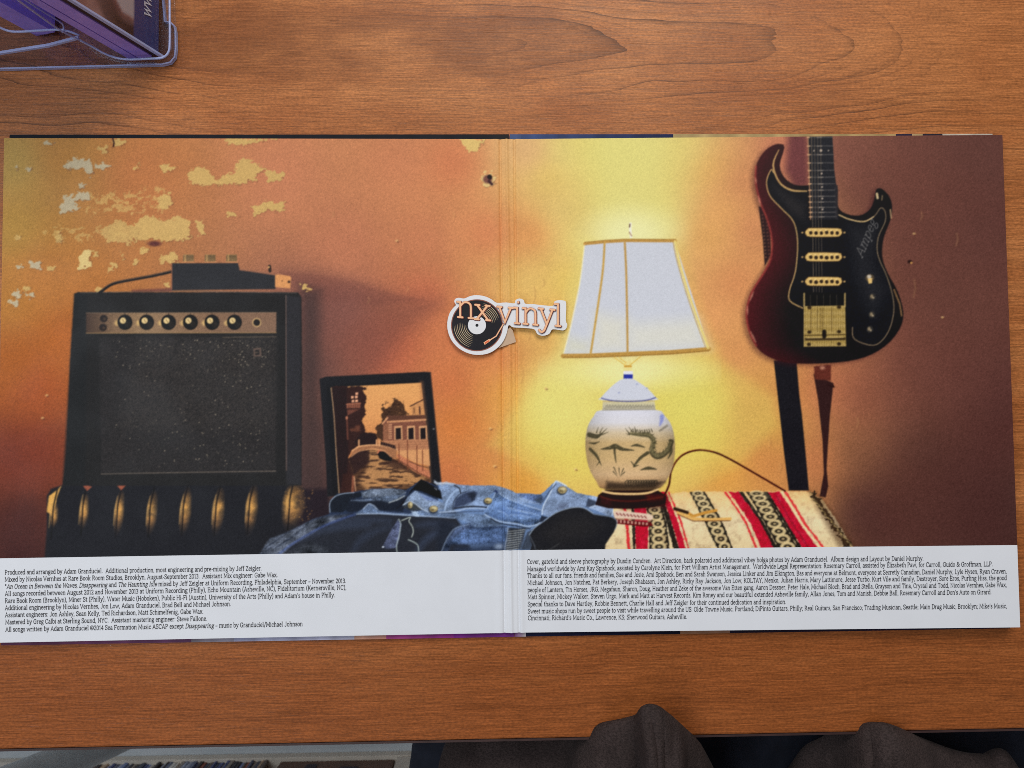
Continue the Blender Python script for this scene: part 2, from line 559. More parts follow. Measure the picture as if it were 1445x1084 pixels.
fill(W_(180, 470, 640, 455, 640, 530, 180, 500), CRM, soft=3, a=.7, rag=20, rag2=8, tex=lambda X, Y, sl: (N_RAG2[sl] > .05) * .9)
flake(W_(735, 590, 820, 580, 825, 625, 740, 630), CRM, 3)
flake(W_(745, 180, 775, 165, 808, 185, 790, 205, 755, 205), CRM, 2)
flake(W_(615, 195, 635, 165, 650, 195), CRM, 2)
flake(W_(520, 55, 575, 60, 560, 90, 530, 88), CRM, 2.4)
flake(W_(450, 85, 500, 85, 490, 112, 465, 105), CRM, 2.4)
flake(W_(195, 68, 250, 68, 240, 85, 205, 85), WHT, 2.4)
flake(W_(290, 178, 330, 155, 400, 148, 420, 170, 435, 205, 415, 218, 380, 195, 300, 188), WHT, 3)
flake(W_(440, 170, 480, 160, 510, 178, 480, 198, 445, 190), WHT, 3)
flake(W_(358, 265, 380, 255, 395, 265, 380, 282, 360, 280), WHT, 1.5)
flake(W_(290, 325, 350, 305, 410, 305, 410, 335, 350, 345, 380, 380, 280, 390, 290, 360), WHT, 3.5)
flake(W_(370, 590, 410, 560, 425, 580, 415, 640, 360, 655), (222, 196, 130), 3.4)
flake(W_(430, 570, 455, 570, 448, 610, 432, 600), CRM, 2.6)
flake(W_(650, 560, 685, 562, 660, 585), CRM, 2)
flake(W_(555, 575, 580, 600, 570, 610), CRM, 2)
flake(W_(140, 625, 185, 622, 185, 655, 140, 655), WHT, 3)
flake(W_(78, 640, 102, 640, 100, 660, 80, 658), WHT, 2)
flake(W_(220, 640, 255, 645, 250, 660, 225, 658), CRM, 2)
flake(W_(45, 770, 80, 755, 100, 760, 90, 785, 60, 785), WHT, 2.5)
flake(W_(125, 770, 160, 755, 160, 790, 135, 788), WHT, 2.5)
flake(W_(45, 800, 80, 805, 75, 825, 50, 820), WHT, 2.5)
flake(W_(120, 180, 145, 185, 135, 200), WHT, 2)
flake(W_(65, 180, 80, 180, 78, 192), WHT, 1.5)
flake(W_(258, 485, 275, 485, 275, 530, 262, 530), CRM, 2.5)
flake(W_(620, 615, 640, 620, 630, 640), CRM, 2)
flake([(650, 196), (684, 196), (678, 204), (674, 214), (664, 216), (655, 208)], (222, 190, 116), 2)
for x, y in ((82, 335), (25, 336), (150, 430), (155, 380), (160, 374), (190, 373), (140, 410), (236, 402), (435, 407), (430, 405), (38, 408)):
    flake([(x - 4, y - 2), (x + 3, y - 3), (x + 4, y + 2), (x - 2, y + 3)], CRM, 2)
dot(218, 344, 9, 3.6, (84, 44, 46), 4, .9)
stroke([(159, 195), (161, 202), (160, 207)], 2, (50, 26, 26), 1.2)
# nail hole
flake([(679, 247), (688, 242), (698, 246), (700, 256), (694, 262), (683, 261), (678, 254)], (224, 192, 128), 1.2)
dot(688, 253, 6.5, 6, (110, 66, 62), 3, .9)
dot(691, 250, 3.6, 3.6, (34, 24, 28), 1.5)
stroke([(690, 256), (694, 260)], 4, (60, 34, 40), 2)
dot(1284, 369.5, 3.2, 2.6, (40, 26, 26), 1.6)
dot(1286, 371, 1.6, 1.5, (190, 140, 80), 1.2)

# ---- radiator
fill([(66, 700), (72, 690), (96, 682), (420, 684), (432, 692), (430, 725), (436, 800), (62, 800), (66, 745)], (34, 34, 38), soft=3)
fill([(420, 690), (462, 690), (480, 800), (420, 800)], (36, 30, 36), soft=10, a=.9)
fill([(66, 722), (70, 700), (86, 687), (80, 705), (74, 728)], (214, 162, 84), soft=2, rag=1.5)
for x, wd, hgt, y in ((77, 9, 17, 727), (119, 10, 24, 722), (168, 11, 30, 724), (214, 12, 30, 724), (261, 13, 32, 722), (307, 14, 32, 722), (354, 14, 34, 720), (411, 25, 34, 714)):
    sl = win([(x - 34, y - 50), (x + 34, y + 50)], 0)
    X, Y = GX[sl], GY[sl]
    lx = np.interp(Y, [y - 36, y - 12, y + 8, y + 34], [x + 4, x - 1.5, x - 3, x - 5])
    side = (X - lx) / wd
    q = np.hypot(np.where(side > 0, side / .82, side / .42), (Y - y) / hgt)
    m = np.clip(1.12 - q, 0, 1) ** .9 * (1 + .7 * N_RAG[sl] + .3 * N_RAG2[sl])
    blend(sl, np.clip(m * 1.15, 0, 1), vgrad([(y - 30, (120, 84, 50)), (y - 4, (206, 152, 82)), (y + 12, (150, 108, 66)), (y + 30, (60, 50, 46))]))
    stroke([(x + 4, y - 36), (x - 1.5, y - 12), (x - 3, y + 8), (x - 5, y + 34)], 2.0, (26, 24, 26), 1.4, .92, sm=4)
    stroke([(x - 2, y - 24), (x - 6, y - 4), (x - 8, y + 18)], 1.8, (200, 158, 96), 1.6, .75, sm=4, taper=(.3, 1, .2))
fill([(162, 682), (181, 682), (171, 692)], (150, 82, 62), 1.2)
fill([(114, 682), (130, 687), (123, 693)], (140, 78, 60), 1.2)
for k in range(60):
    dot(400 + rnd.random() * 42, 690 + rnd.random() * 45, .9, .8, (180, 130, 70), 1, .5)

# ---- amplifier
A_ = frame(60, 340, 3.01)
fill(A_(135, 225, 150, 218, 1085, 218, 1100, 240, 1103, 600, 1100, 1040, 85, 1040, 100, 900, 118, 500), (37, 36, 36), soft=1.5, rag2=.4)
fill(A_(135, 225, 190, 225, 182, 1035, 85, 1038, 118, 500), (34, 35, 36), soft=6, a=.8)
fill(A_(1036, 232, 1095, 240, 1098, 1035, 1036, 1035), (46, 45, 48), soft=3)
stroke(A_(1034, 232, 1036, 975), 1.3, (118, 96, 88), 1, .8)
stroke(A_(160, 221, 560, 212, 1080, 222), 1.2, (90, 84, 80), 1, .6)
fill(A_(185, 306, 993, 304, 993, 390, 185, 392), lambda X, Y: np.stack([np.interp(X, [120, 160, 200, 300, 390], v) for v in ((.26, .47, .56, .50, .50), (.20, .37, .45, .385, .385), (.17, .28, .335, .30, .31))], -1), soft=1.2)
stroke(A_(185, 392, 993, 390), 1.3, (190, 150, 96), 1, .55)
stroke(A_(185, 306, 993, 304), 1.0, (130, 110, 90), 1, .6)
for x in (350, 442, 535, 628, 720, 815):
    (cx, cy), = A_(x, 346)
    dot(cx - 9.5, cy + 1, 5, 4, (230, 190, 120), 4, .75)
    dot(cx, cy, 10.6, 10.8, (24, 23, 23), 1.2)
    dot(cx + 4, cy + 3, 4.5, 5, (44, 40, 36), 3, .8)
    dot(cx - 2.8, cy - 2.4, 4.3, 4.3, (222, 194, 136), 1.2)
    stroke([(cx - 3.5, cy - 4), (cx - 1, cy)], 1.1, (120, 94, 60), 1, .8)
    stroke([(cx, cy - 13), (cx, cy - 11)], 1, (50, 40, 34), .8, .8)
for x, y in ((260, 330), (257, 368)):
    (cx, cy), = A_(x, y)
    dot(cx, cy, 5.4, 5.2, (38, 31, 29), 1.5)
    dot(cx + 1, cy + .5, 2, 2, (70, 55, 45), 1.2)
(cx, cy), = A_(910, 347)
dot(cx, cy, 6.4, 6.4, (196, 160, 110), 1.2)
dot(cx, cy, 4.8, 4.8, (34, 30, 30), 1.2)
fill(A_(240, 408, 995, 406, 990, 985, 250, 988), (47, 44, 44), soft=5, a=.9, tex=lambda X, Y, sl: .75 + .35 * np.clip(GRAIN[sl], -1, 1))
fill(A_(400, 420, 985, 420, 985, 800, 330, 800), (58, 53, 50), soft=30, a=.55, tex=lambda X, Y, sl: np.clip(.8 + .5 * GRAIN[sl], 0, 1))
stroke(A_(765, 410, 993, 407), 1, (120, 104, 84), 1, .7)
stroke(A_(250, 990, 640, 983, 990, 978), 1.2, (120, 108, 96), 1, .75)
for k in range(1150):
    u, v = rnd.random(), rnd.random() ** 1.5
    x, y = 160 + 228 * u, 480 + 182 * v
    dens = .35 + .65 * max(0, 1 - abs(u - .78) * 2.2)
    if rnd.random() < dens:
        b_ = rnd.random()
        dot(x, y, .34 + .34 * b_ ** 3, .34 + .3 * b_ ** 3, (150 + 80 * b_, 135 + 75 * b_, 110 + 65 * b_), .9, .28 + .55 * b_ ** 2.5)
fill(A_(895, 456, 928, 454, 930, 490, 897, 492), (92, 76, 68), 1)
fill(A_(902, 464, 920, 462, 922, 483, 904, 485), (40, 38, 38), 1)
stroke(A_(900, 474, 914, 474), 1.3, (100, 84, 72), 1)
# foot pedal on the amplifier
stroke(A_(244, 219, 300, 182, 400, 161, 470, 148, 550, 130), 4.2, (32, 30, 30), 1.2, sm=5)
stroke(A_(250, 208, 300, 177, 400, 157, 470, 144, 548, 126), 1, (150, 110, 84), 1, .7, sm=5)
fill(A_(380, 208, 550, 200, 550, 215, 380, 216), (96, 54, 54), 4, .7)
for x in (620, 712, 803):
    fill(A_(x - 22, 58, x + 22, 58, x + 24, 88, x - 24, 88), vgrad([(358, (196, 148, 92)), (361, (104, 84, 58)), (369, (132, 104, 70))]), 1.2)
    stroke(A_(x - 14, 62, x - 14, 86), 2, (206, 160, 100), 1.4, .7)
    stroke(A_(x - 26, 91, x + 26, 91), 1.6, (206, 140, 92), 1.2, .7)
fill(A_(548, 95, 830, 94, 838, 124, 988, 146, 990, 205, 548, 210), (45, 45, 48), 1.3)
stroke(A_(549, 97, 549, 205), 1.4, (170, 108, 80), 1, .7)
stroke(A_(838, 122, 910, 130, 988, 144), 2.2, (140, 96, 76), 1.4, .6)
fill(A_(988, 146, 1000, 142, 1052, 150, 1056, 158, 1052, 202, 988, 196), (214, 148, 92), 1.2)
dot(*A_(1047, 174)[0], 2, 1.8, (60, 40, 34), 1.2)
dot(*A_(1018, 170)[0], 1, 1, (120, 80, 50), 1.2)
stroke(A_(964, 108, 966, 128), 4.4, (44, 34, 30), 1.2)
dot(*A_(961, 112)[0], 1.4, 1.4, (220, 170, 110), 1)

# ---- framed canal view
Q_ = frame(450, 520, 6.022)
fill(Q_(5, 90, 60, 70, 900, 28, 950, 32, 985, 400, 1040, 960, 1040, 1010, 70, 1090, 60, 800), (33, 33, 36), 1.3)
fill(Q_(60, 150, 100, 140, 870, 100, 880, 122, 105, 165, 170, 1060, 120, 1080), (28, 28, 31), 3, a=.8)
stroke(Q_(948, 35, 985, 400, 1038, 960), 1.8, (70, 52, 48), 1.6, .6)
dot(*Q_(975, 515)[0], 1.2, .8, (180, 176, 180), 1, .8)
fill(Q_(108, 160, 870, 122, 905, 440, 945, 970, 940, 1000, 175, 1075, 140, 600), vgrad([(540, (222, 160, 98)), (590, (216, 150, 92)), (620, (196, 128, 78))]), 1)
stroke(Q_(870, 124, 905, 440, 940, 960), 5, (150, 100, 70), 5, .5)
fill(Q_(108, 162, 345, 150, 410, 155, 405, 180, 345, 185, 400, 215, 412, 260, 385, 330, 395, 400, 365, 440, 385, 490, 400, 530, 345, 580, 330, 660, 280, 700, 250, 760, 300, 860, 320, 1010, 330, 1070, 175, 1075, 140, 600), (52, 34, 32), 1.3, rag=1.6, rag2=1.6)
fill(Q_(108, 162, 235, 158, 240, 400, 250, 700, 230, 1070, 175, 1075, 140, 600), (40, 29, 30), 2)
fill(Q_(205, 900, 330, 880, 330, 1070, 180, 1075), (58, 36, 32), 4, a=.8)
stroke(Q_(104, 165, 130, 420, 150, 760, 172, 1065), 1.3, (186, 150, 112), 1, .85, sm=2)
for x, y in ((285, 245), (318, 243), (290, 278), (320, 276), (322, 215)):
    fill(Q_(x - 11, y - 10, x + 11, y - 11, x + 11, y + 10, x - 11, y + 11), (226, 164, 128), 1)
fill(Q_(232, 298, 355, 288, 355, 335, 235, 340), (112, 68, 54), 1.2)
for k in range(6):
    stroke(Q_(245 + k * 19, 300, 245 + k * 19, 334), .8, (176, 112, 84), .8, .7)
stroke(Q_(232, 305, 355, 296), .9, (186, 120, 90), .9, .8)
fill(Q_(240, 350, 350, 345, 300, 370, 245, 400), (120, 72, 58), 1.6, a=.8)
stroke(Q_(237, 410, 245, 600), 2.2, (120, 70, 56), 1.4, .75)
dot(*Q_(236, 420)[0], 1.6, 2.4, (186, 120, 90), 1.2, .9)
fill(Q_(265, 520, 345, 480, 360, 530, 320, 540), (110, 66, 50), 2, a=.7, rag2=2)
fill(Q_(300, 620, 350, 560, 400, 540, 480, 550, 500, 590, 500, 650, 330, 660), (40, 29, 30), 1.6, rag2=1)
# tree and house
fill(Q_(498, 590, 490, 520, 530, 460, 530, 340, 545, 318, 565, 345, 610, 320, 640, 250, 670, 258, 690, 290, 722, 310, 720, 345, 752, 380, 700, 400, 580, 420, 560, 500, 540, 600), (70, 48, 36), 1.4, rag=2.2, rag2=2.6)
for k in range(34):
    x, y = 560 + rnd.random() * 160, 280 + rnd.random() * 120
    dot(*Q_(x, y)[0], 1.2, .9, [(120, 84, 56), (40, 28, 26)][k % 2], 1, .6)
fill(Q_(782, 325, 885, 270, 895, 400, 790, 400), (196, 138, 88), 1)
stroke(Q_(776, 322, 885, 266), 1.6, (76, 50, 40), 1)
fill(Q_(800, 335, 815, 330, 818, 385, 803, 388), (140, 96, 64), 1)
fill(Q_(848, 325, 862, 320, 866, 390, 852, 392), (84, 56, 46), 1)
fill(Q_(545, 480, 580, 405, 900, 400, 912, 500, 925, 640, 930, 690, 660, 700, 545, 620), (122, 76, 60), 1.1)
fill(Q_(580, 402, 900, 396, 902, 425, 585, 445), (92, 60, 48), 1.2)
stroke(Q_(585, 455, 905, 436), 2.6, (200, 142, 100), 1.1)
stroke(Q_(540, 470, 582, 420), 2.2, (206, 148, 108), 1.1)
fill(Q_(548, 480, 598, 455, 600, 600, 550, 620), (140, 92, 68), 1.2)
for k in range(7):
    stroke(Q_(598, 480 + k * 19, 616, 479 + k * 19), 1.9, (206, 150, 112), .9, .85)
for x in (640, 748, 850):
    fill(Q_(x, 490, x + 68, 486, x + 72, 604, x + 2, 608), (204, 150, 108), .9)
    fill(Q_(x + 12, 508, x + 56, 504, x + 59, 600, x + 13, 604), (36, 30, 32), .9)
fill(Q_(545, 615, 925, 600, 935, 690, 665, 705, 560, 640), (176, 120, 86), 1.2)
for k in range(3):
    stroke(Q_(600, 632 + k * 20, 930, 622 + k * 20), .8, (136, 88, 66), .8, .6)
fill(Q_(665, 700, 935, 685, 945, 830, 820, 800, 740, 760, 670, 730), (206, 148, 100), 1.2)
# water, bridge
fill(Q_(250, 770, 330, 700, 430, 690, 520, 700, 640, 770, 700, 800, 830, 890, 940, 940, 945, 1000, 320, 1075, 290, 900), (84, 58, 42), 1.2)
fill(Q_(410, 690, 500, 690, 530, 760, 640, 800, 900, 930, 890, 985, 420, 1040, 330, 960, 420, 840), (206, 150, 96), 8, a=.75)
rip = fbm(15, 3.2, 123, 3)
fill(Q_(250, 770, 330, 700, 430, 690, 520, 700, 640, 770, 700, 800, 830, 890, 940, 940, 945, 1000, 320, 1075, 290, 900), (52, 36, 32), 1.2, a=.8, tex=lambda X, Y, sl: np.clip((rip[sl] - .02) * 5, 0, 1))
fill(Q_(250, 770, 330, 700, 430, 690, 430, 800, 350, 860, 300, 900), (46, 32, 32), 4, a=.85)
fill(Q_(530, 800, 640, 780, 700, 800, 800, 880, 640, 850), (56, 38, 34), 5, a=.75)
fill(Q_(498, 730, 520, 700, 590, 710, 625, 750, 615, 790, 560, 785, 515, 765), (26, 22, 25), 1.2)
stroke(Q_(500, 715, 515, 692, 530, 700), 2, (206, 120, 90), 1.2, .9)
fill(Q_(270, 750, 290, 690, 340, 660, 430, 650, 520, 652, 600, 668, 662, 690, 655, 770, 610, 750, 560, 705, 480, 682, 400, 690, 330, 705), (156, 106, 74), 1.1, rag2=.4)
stroke(Q_(285, 700, 340, 664, 430, 652, 520, 654, 600, 670, 664, 690), 1.8, (216, 160, 112), 1, .95, sm=3)
stroke(Q_(275, 750, 335, 708, 400, 692, 480, 684, 560, 706, 610, 750), 1.2, (206, 150, 106), 1, .8, sm=3)
for x in (340, 490, 514):
    stroke(Q_(x, 610, x, 655), 2.2, (206, 150, 106), 1)
fill(Q_(525, 620, 650, 655, 655, 690, 600, 668, 525, 650), (44, 32, 32), 1.2)
for k in range(6):
    stroke(Q_(545 + k * 20, 632 + k * 5, 545 + k * 20, 662 + k * 5), .8, (120, 78, 60), .8, .7)
fill(Q_(660, 740, 680, 730, 800, 800, 940, 870, 945, 935, 830, 880, 700, 800), (186, 116, 84), 1.2, rag2=1)
stroke(Q_(660, 770, 760, 830, 850, 890, 940, 930), 1.6, (90, 54, 44), 1.2, .8)
stroke(Q_(770, 790, 850, 825, 930, 845), 1.3, (70, 46, 40), 1.2, .8)
for x, y0, y1 in ((752, 610, 860), (832, 655, 890), (880, 695, 870), (680, 640, 800)):
    stroke(Q_(x, y0, x + 3, y1), 1.5, (116, 66, 48), .9, .9)
stroke(Q_(292, 920, 286, 1060), 3.6, (140, 84, 62), 1.3, .9)
stroke(Q_(300, 925, 312, 1040), 1.6, (214, 160, 120), 1.2, .8)

# ---- striped blanket
B_ = frame(820, 500, 3.44)
fill(B_(350, 678, 540, 668, 1010, 664, 1115, 666, 1172, 708, 1235, 800, 1290, 890, 1322, 935, 1322, 985, 60, 985, 100, 800, 200, 720), vgrad([(693, (228, 188, 126)), (735, (228, 208, 166)), (785, (214, 190, 144))]), 1.4, rag2=1.2)


def stripe(a0, a1, m0, m1, b0, b1, col, rag2=1.0, **k):
    fill(B_(a0, 668, a1, 668, (a0 + m1) / 2 + (a1 - a0) * .5, 740, m1, 820, b1, 955, b0, 955, m0, 820, (a0 + m0) / 2, 740), col, .9, rag2=rag2, **k)


RED, DKG, PNK = (186, 20, 48), (38, 35, 31), (212, 52, 56)


def oval_band(a0, a1, m0, m1, b0, b1):
    stripe(a0, a1, m0, m1, b0, b1, DKG)
    n = 9
    for k in range(n):
        t = (k + .5) / n
        y = 668 + 287 * t ** 1.25
        c0 = np.interp(y, [668, 820, 955], [a0, m0, b0])
        c1 = np.interp(y, [668, 820, 955], [a1, m1, b1])
        (cx, cy), = B_((c0 + c1) / 2, y)
        rw = (c1 - c0) / 2 / 3.44
        hh_ = 4 + 3.5 * t
        dot(cx, cy, rw * .74, hh_, (216, 192, 140), 1.3, .9)
        dot(cx, cy, rw * .42, hh_ * .5, (40, 36, 30), 1.2, .95)
        dot(cx, cy, rw * .16, hh_ * .2, (206, 180, 130), 1, .8)
        for sgn in (-1, 1):
            dot(cx + sgn * rw * .8, cy + hh_, 1.8, 1.6, (200, 176, 126), 1.2, .8)


oval_band(525, 600, 600, 690, 668, 742)
oval_band(800, 895, 890, 985, 965, 1062)
stripe(692, 704, 795, 808, 850, 862, PNK)
stripe(716, 765, 822, 880, 878, 945, RED)
stripe(765, 785, 872, 890, 942, 962, DKG)
stripe(905, 965, 995, 1062, 1082, 1160, RED)
stripe(930, 938, 1020, 1030, 1108, 1118, (150, 20, 44))
stripe(890, 906, 985, 1000, 1062, 1082, DKG)
stripe(968, 978, 1064, 1074, 1165, 1176, (232, 206, 158))
stripe(985, 998, 1078, 1092, 1182, 1194, PNK)
stripe(1108, 1130, 1205, 1228, 1295, 1330, DKG, rag2=5)
stripe(385, 412, 440, 472, 480, 512, RED)
stripe(420, 428, 482, 492, 520, 530, PNK)
stripe(372, 386, 415, 440, 452, 480, DKG)
oval_band(300, 372, 330, 415, 330, 430)
stripe(250, 300, 262, 325, 265, 325, RED)
stripe(190, 205, 215, 230, 225, 240, PNK)
stripe(236, 250, 248, 262, 252, 265, DKG)
bl = B_(350, 678, 1115, 666, 1322, 935, 60, 985)
fill(bl, (70, 40, 26), 2, a=.36, tex=lambda X, Y, sl: np.clip(N_RAG2[sl] * 1.2, 0, 1) * np.interp(Y, [690, 740, 790], [.45, .6, 1]))
fill(bl, (252, 226, 176), 2, a=.28, tex=lambda X, Y, sl: np.clip(-N_RAG2[sl] * 1.4, 0, 1) * np.interp(Y, [690, 740, 790], [.8, .5, .3]))
fill(B_(1105, 660, 1170, 700, 1240, 800, 1330, 935, 1250, 935, 1150, 760), (70, 45, 30), 12, a=.55)
for k in range(26):
    t = k / 26
    x, y = B_(1120 + 200 * t, 690 + 245 * t)[0]
    stroke([(x - 2, y), (x + 2 + rnd.random() * 3, y + 3 + rnd.random() * 3)], 1.4, (196, 166, 106) if k % 2 else (40, 32, 26), 1, .8)
fill(B_(280, 690, 420, 690, 410, 745, 200, 750, 190, 710), (58, 20, 24), 14, a=.75)
# cord, harmonica, wooden clip
stroke(B_(385, 720, 425, 640, 440, 560, 485, 495, 560, 466, 640, 474, 720, 508, 850, 582, 990, 664), 2.6, (62, 22, 20), 1.2, sm=6)
stroke(B_(445, 545, 490, 487, 560, 462, 640, 470), .9, (200, 120, 50), .9, .6, sm=5)
fill(B_(160, 800, 340, 815, 350, 832, 310, 838, 170, 822), (92, 22, 26), 1.4)
fill(B_(158, 764, 180, 758, 335, 776, 352, 790, 340, 806, 160, 794), (218, 192, 170), 1.2)
for k in range(9):
    stroke(B_(172 + k * 17, 772 + k * 1.8, 180 + k * 17, 780 + k * 1.8), 2, (120, 50, 50), 1, .75)
    fill(B_(170 + k * 18, 803 + k * 1.7, 180 + k * 18, 804 + k * 1.7, 180 + k * 18, 818 + k * 1.5, 170 + k * 18, 817 + k * 1.5), (206, 160, 140), .9, .8)
stroke(B_(160, 797, 345, 808), 1.2, (140, 90, 70), 1, .8)
stroke(B_(455, 752, 500, 762, 545, 786, 600, 770, 655, 758), 4.2, (196, 140, 62), 1.2)
stroke(B_(470, 768, 545, 800, 640, 803, 724, 799), 4.4, (222, 172, 96), 1.2)
stroke(B_(455, 750, 515, 768), 4.6, (48, 34, 26), 1.3)
stroke(B_(470, 778, 545, 810, 724, 808), 1.4, (96, 56, 30), 1.1, .8)

# ---- guitar strap and guitar
fill(B_(935, 30, 1046, 30, 1060, 200, 1072, 290, 1090, 480, 1106, 662, 1008, 662, 985, 480, 965, 300), (33, 32, 36), 1.3)
fill(B_(1128, 95, 1225, 140, 1208, 300, 1196, 480, 1192, 560, 1200, 640, 1188, 695, 1158, 690, 1178, 580, 1172, 420, 1150, 220), (52, 34, 34), 1.4)
fill(B_(1130, 60, 1215, 50, 1212, 130, 1135, 120), (96, 48, 40), 2, rag=1)
dot(*B_(1172, 66)[0], 3.5, 2.5, (206, 150, 120), 2.5, .7)
stroke(B_(1200, 150, 1228, 160, 1222, 146), 1.6, (40, 24, 24), 1)
G_ = frame(1020, 180, 3.0125)
fill(G_(152, 335, 180, 345, 200, 420, 205, 540, 178, 590, 170, 480), (44, 34, 34), 1.4)
for k in range(13):
    for j_ in range(2):
        dot(*G_(168 + j_ * 16 + k * 1.2, 372 + k * 15)[0], 1.4, 1.2, (128, 84, 66), 1, .7)
body = G_(245, 70, 262, 86, 242, 160, 262, 212, 305, 243, 365, 246, 480, 240, 488, 330, 520, 365, 580, 374, 625, 348, 645, 300, 652, 264, 675, 260, 706, 290, 720, 335, 712, 395, 684, 470, 678, 550, 702, 620, 745, 700, 768, 790, 750, 860, 690, 930, 600, 978, 480, 1000, 300, 1003, 200, 978, 140, 930, 108, 860, 98, 780, 120, 700, 170, 620, 200, 560, 208, 490, 190, 400, 160, 330, 138, 250, 140, 170, 168, 112, 208, 78)
fill([(x - 5, y + 3) for x, y in body], (60, 30, 34), 12, a=.5, sm=2)


def body_col(X, Y):
    gx_, gy_ = (X - 1020) * 3.0125, (Y - 180) * 3.0125
    edge = np.interp(gy_, [70, 180, 330, 420, 490, 560, 700, 780, 860, 930, 1000], [205, 142, 160, 192, 206, 198, 122, 100, 108, 140, 260])
    t = np.clip((gx_ - edge) / 190, 0, 1)
    red = (1 - t) ** 1.2
    out = np.zeros(X.shape + (3,))
    for k, (a_, b_) in enumerate(((.116, .31), (.108, .118), (.116, .132))):
        out[..., k] = a_ + (b_ - a_) * red * np.clip(.8 + .25 * np.interp(gy_, [80, 500, 800, 1000], [-.6, .5, .6, -.8]), 0, 1)
    return out


fill(body, body_col, 1.4, sm=3)
stroke(G_(141, 165, 140, 235, 160, 320, 190, 395, 209, 480, 203, 560, 172, 622, 124, 700, 101, 780, 110, 858, 142, 928), 2.4, (176, 70, 62), 2.2, .65, sm=3)
for p_ in ((139, 215, 142, 236), (151, 292, 160, 330), (105, 795, 104, 760), (118, 868, 140, 912), (116, 735, 130, 700)):
    stroke(G_(*p_), 2.2, (236, 170, 136), 2.2, .6, taper=(.3, 1, .3))
stroke(G_(712, 350, 716, 385), 1.8, (220, 180, 130), 1.4, .7)
stroke(G_(655, 282, 658, 300), 3, (226, 200, 150), 1.6, .9)
stroke(G_(678, 290, 676, 308), 1.4, (200, 170, 120), 1.2, .6)
stroke(G_(728, 690, 752, 750, 760, 800), 1.8, (206, 150, 90), 1.6, .6)
guard = G_(205, 180, 216, 192, 232, 232, 270, 262, 356, 271, 366, 400, 490, 370, 540, 391, 600, 400, 645, 376, 671, 340, 692, 358, 690, 400, 660, 470, 660, 545, 700, 640, 726, 740, 720, 822, 690, 890, 640, 926, 560, 900, 551, 850, 520, 790, 345, 700, 336, 766, 285, 737, 284, 690, 309, 610, 318, 485, 300, 400, 250, 345, 200, 290, 186, 230)
fill(guard, (27, 28, 32), 1.2)
fill(G_(540, 420, 650, 430, 640, 560, 690, 700, 640, 800, 560, 640), (52, 52, 56), 30, a=.45)
fill(G_(215, 250, 300, 300, 350, 330, 350, 400, 290, 360), (56, 52, 52), 18, a=.5)
stroke(G_(340, 768, 285, 737, 284, 690, 309, 610, 318, 485, 300, 400, 250, 345, 200, 290, 186, 230, 205, 180, 216, 192), 1.5, (206, 166, 106), 1.0, .9, sm=4)
stroke(G_(238, 95, 214, 160, 240, 232, 290, 266, 356, 271), 2.3, (206, 166, 104), 1.2, .9, sm=4, taper=(.5, 1, 1, 1.2, .8))
stroke(G_(490, 370, 540, 391, 600, 400, 645, 376, 671, 342, 690, 358, 690, 400, 660, 470, 660, 545, 700, 640, 726, 740, 720, 822, 690, 890, 640, 926, 560, 900, 551, 850), 1.1, (148, 126, 96), 1.0, .9, sm=4)
stroke(G_(495, 372, 540, 391, 600, 400, 640, 380), 1.5, (224, 190, 130), 1.0, .9, sm=4)
fill(G_(361, 36, 466, 36, 474, 180, 482, 245, 488, 390, 372, 392), (37, 38, 43), 1.2)
fill(G_(474, 240, 488, 246, 490, 392, 478, 390), (46, 44, 48), 2)
stroke(G_(362, 36, 373, 390), 1.4, (190, 140, 100), 1, .8)
for y in (42, 79, 116, 151, 183, 212, 240, 267, 293, 317, 340, 361, 380):
    xo = (y - 36) / 354 * 11
    stroke(G_(362 + xo, y, 466 + xo * 1.4, y - 1), 1.0, (112, 106, 102), 1, .75)
    stroke(G_(358 + xo, y, 368 + xo, y), 1.6, (226, 176, 130), 1, .85)
    stroke(G_(400 + xo, y, 420 + xo, y), 1.1, (190, 176, 160), 1, .6)
for x, y, r_ in ((417, 98, 1.9), (387, 99, 1), (449, 98, 1), (420, 196, 1.3), (422, 253, 1.2), (423, 302, 1.2), (424, 348, 1.2)):
    dot(*G_(x, y)[0], r_, r_, (196, 178, 160), 1, .95)
for k in range(4):
    stroke(G_(377 + k * 13, 36, 386 + k * 12, 720), .7, (150, 128, 100), .9, .55 if k else .8)
for y in (447, 551, 655):
    fill(G_(346, y - 2, 358, y - 18, 375, y - 22, 490, y - 20, 506, y - 12, 510, y + 2, 500, y + 16, 480, y + 20, 370, y + 20, 352, y + 12), (54, 40, 30), 1.6, sm=2)
    fill(G_(350, y - 2, 362, y - 16, 376, y - 19, 488, y - 18, 503, y - 9, 506, y + 2, 496, y + 14, 478, y + 17, 372, y + 17, 356, y + 10), (214, 178, 108), 1.1, sm=2)
    for k in range(6):
        dot(*G_(374 + k * 22.5, y + rnd.uniform(-1, 3))[0], 2.6 + rnd.uniform(-.3, .3), 2.7, (52, 40, 32), 1.1)
        dot(*G_(371 + k * 22.5, y - 10)[0], 1.4, 1, (246, 218, 150), 1, .8)
    for x in (338, 517):
        dot(*G_(x, y)[0], 1.5, 1.2, (186, 150, 96), 1)
fill(G_(338, 700, 524, 704, 526, 765, 338, 765), (24, 25, 28), 1.4)
for x in (346, 519):
    stroke(G_(x, 706, x, 762), 2, (190, 160, 100), 1.2, .9)
for k in range(5):
    stroke(G_(372 + k * 28, 712, 372 + k * 28, 755), 1, (84, 74, 58), 1.2, .7)
fill(G_(344, 760, 520, 757, 524, 930, 344, 932), lambda X, Y: np.stack([v + .05 * np.sin(X * 1.9) + .03 * np.sin(Y * .7) for v in (.64, .54, .31)], -1), 1.2)
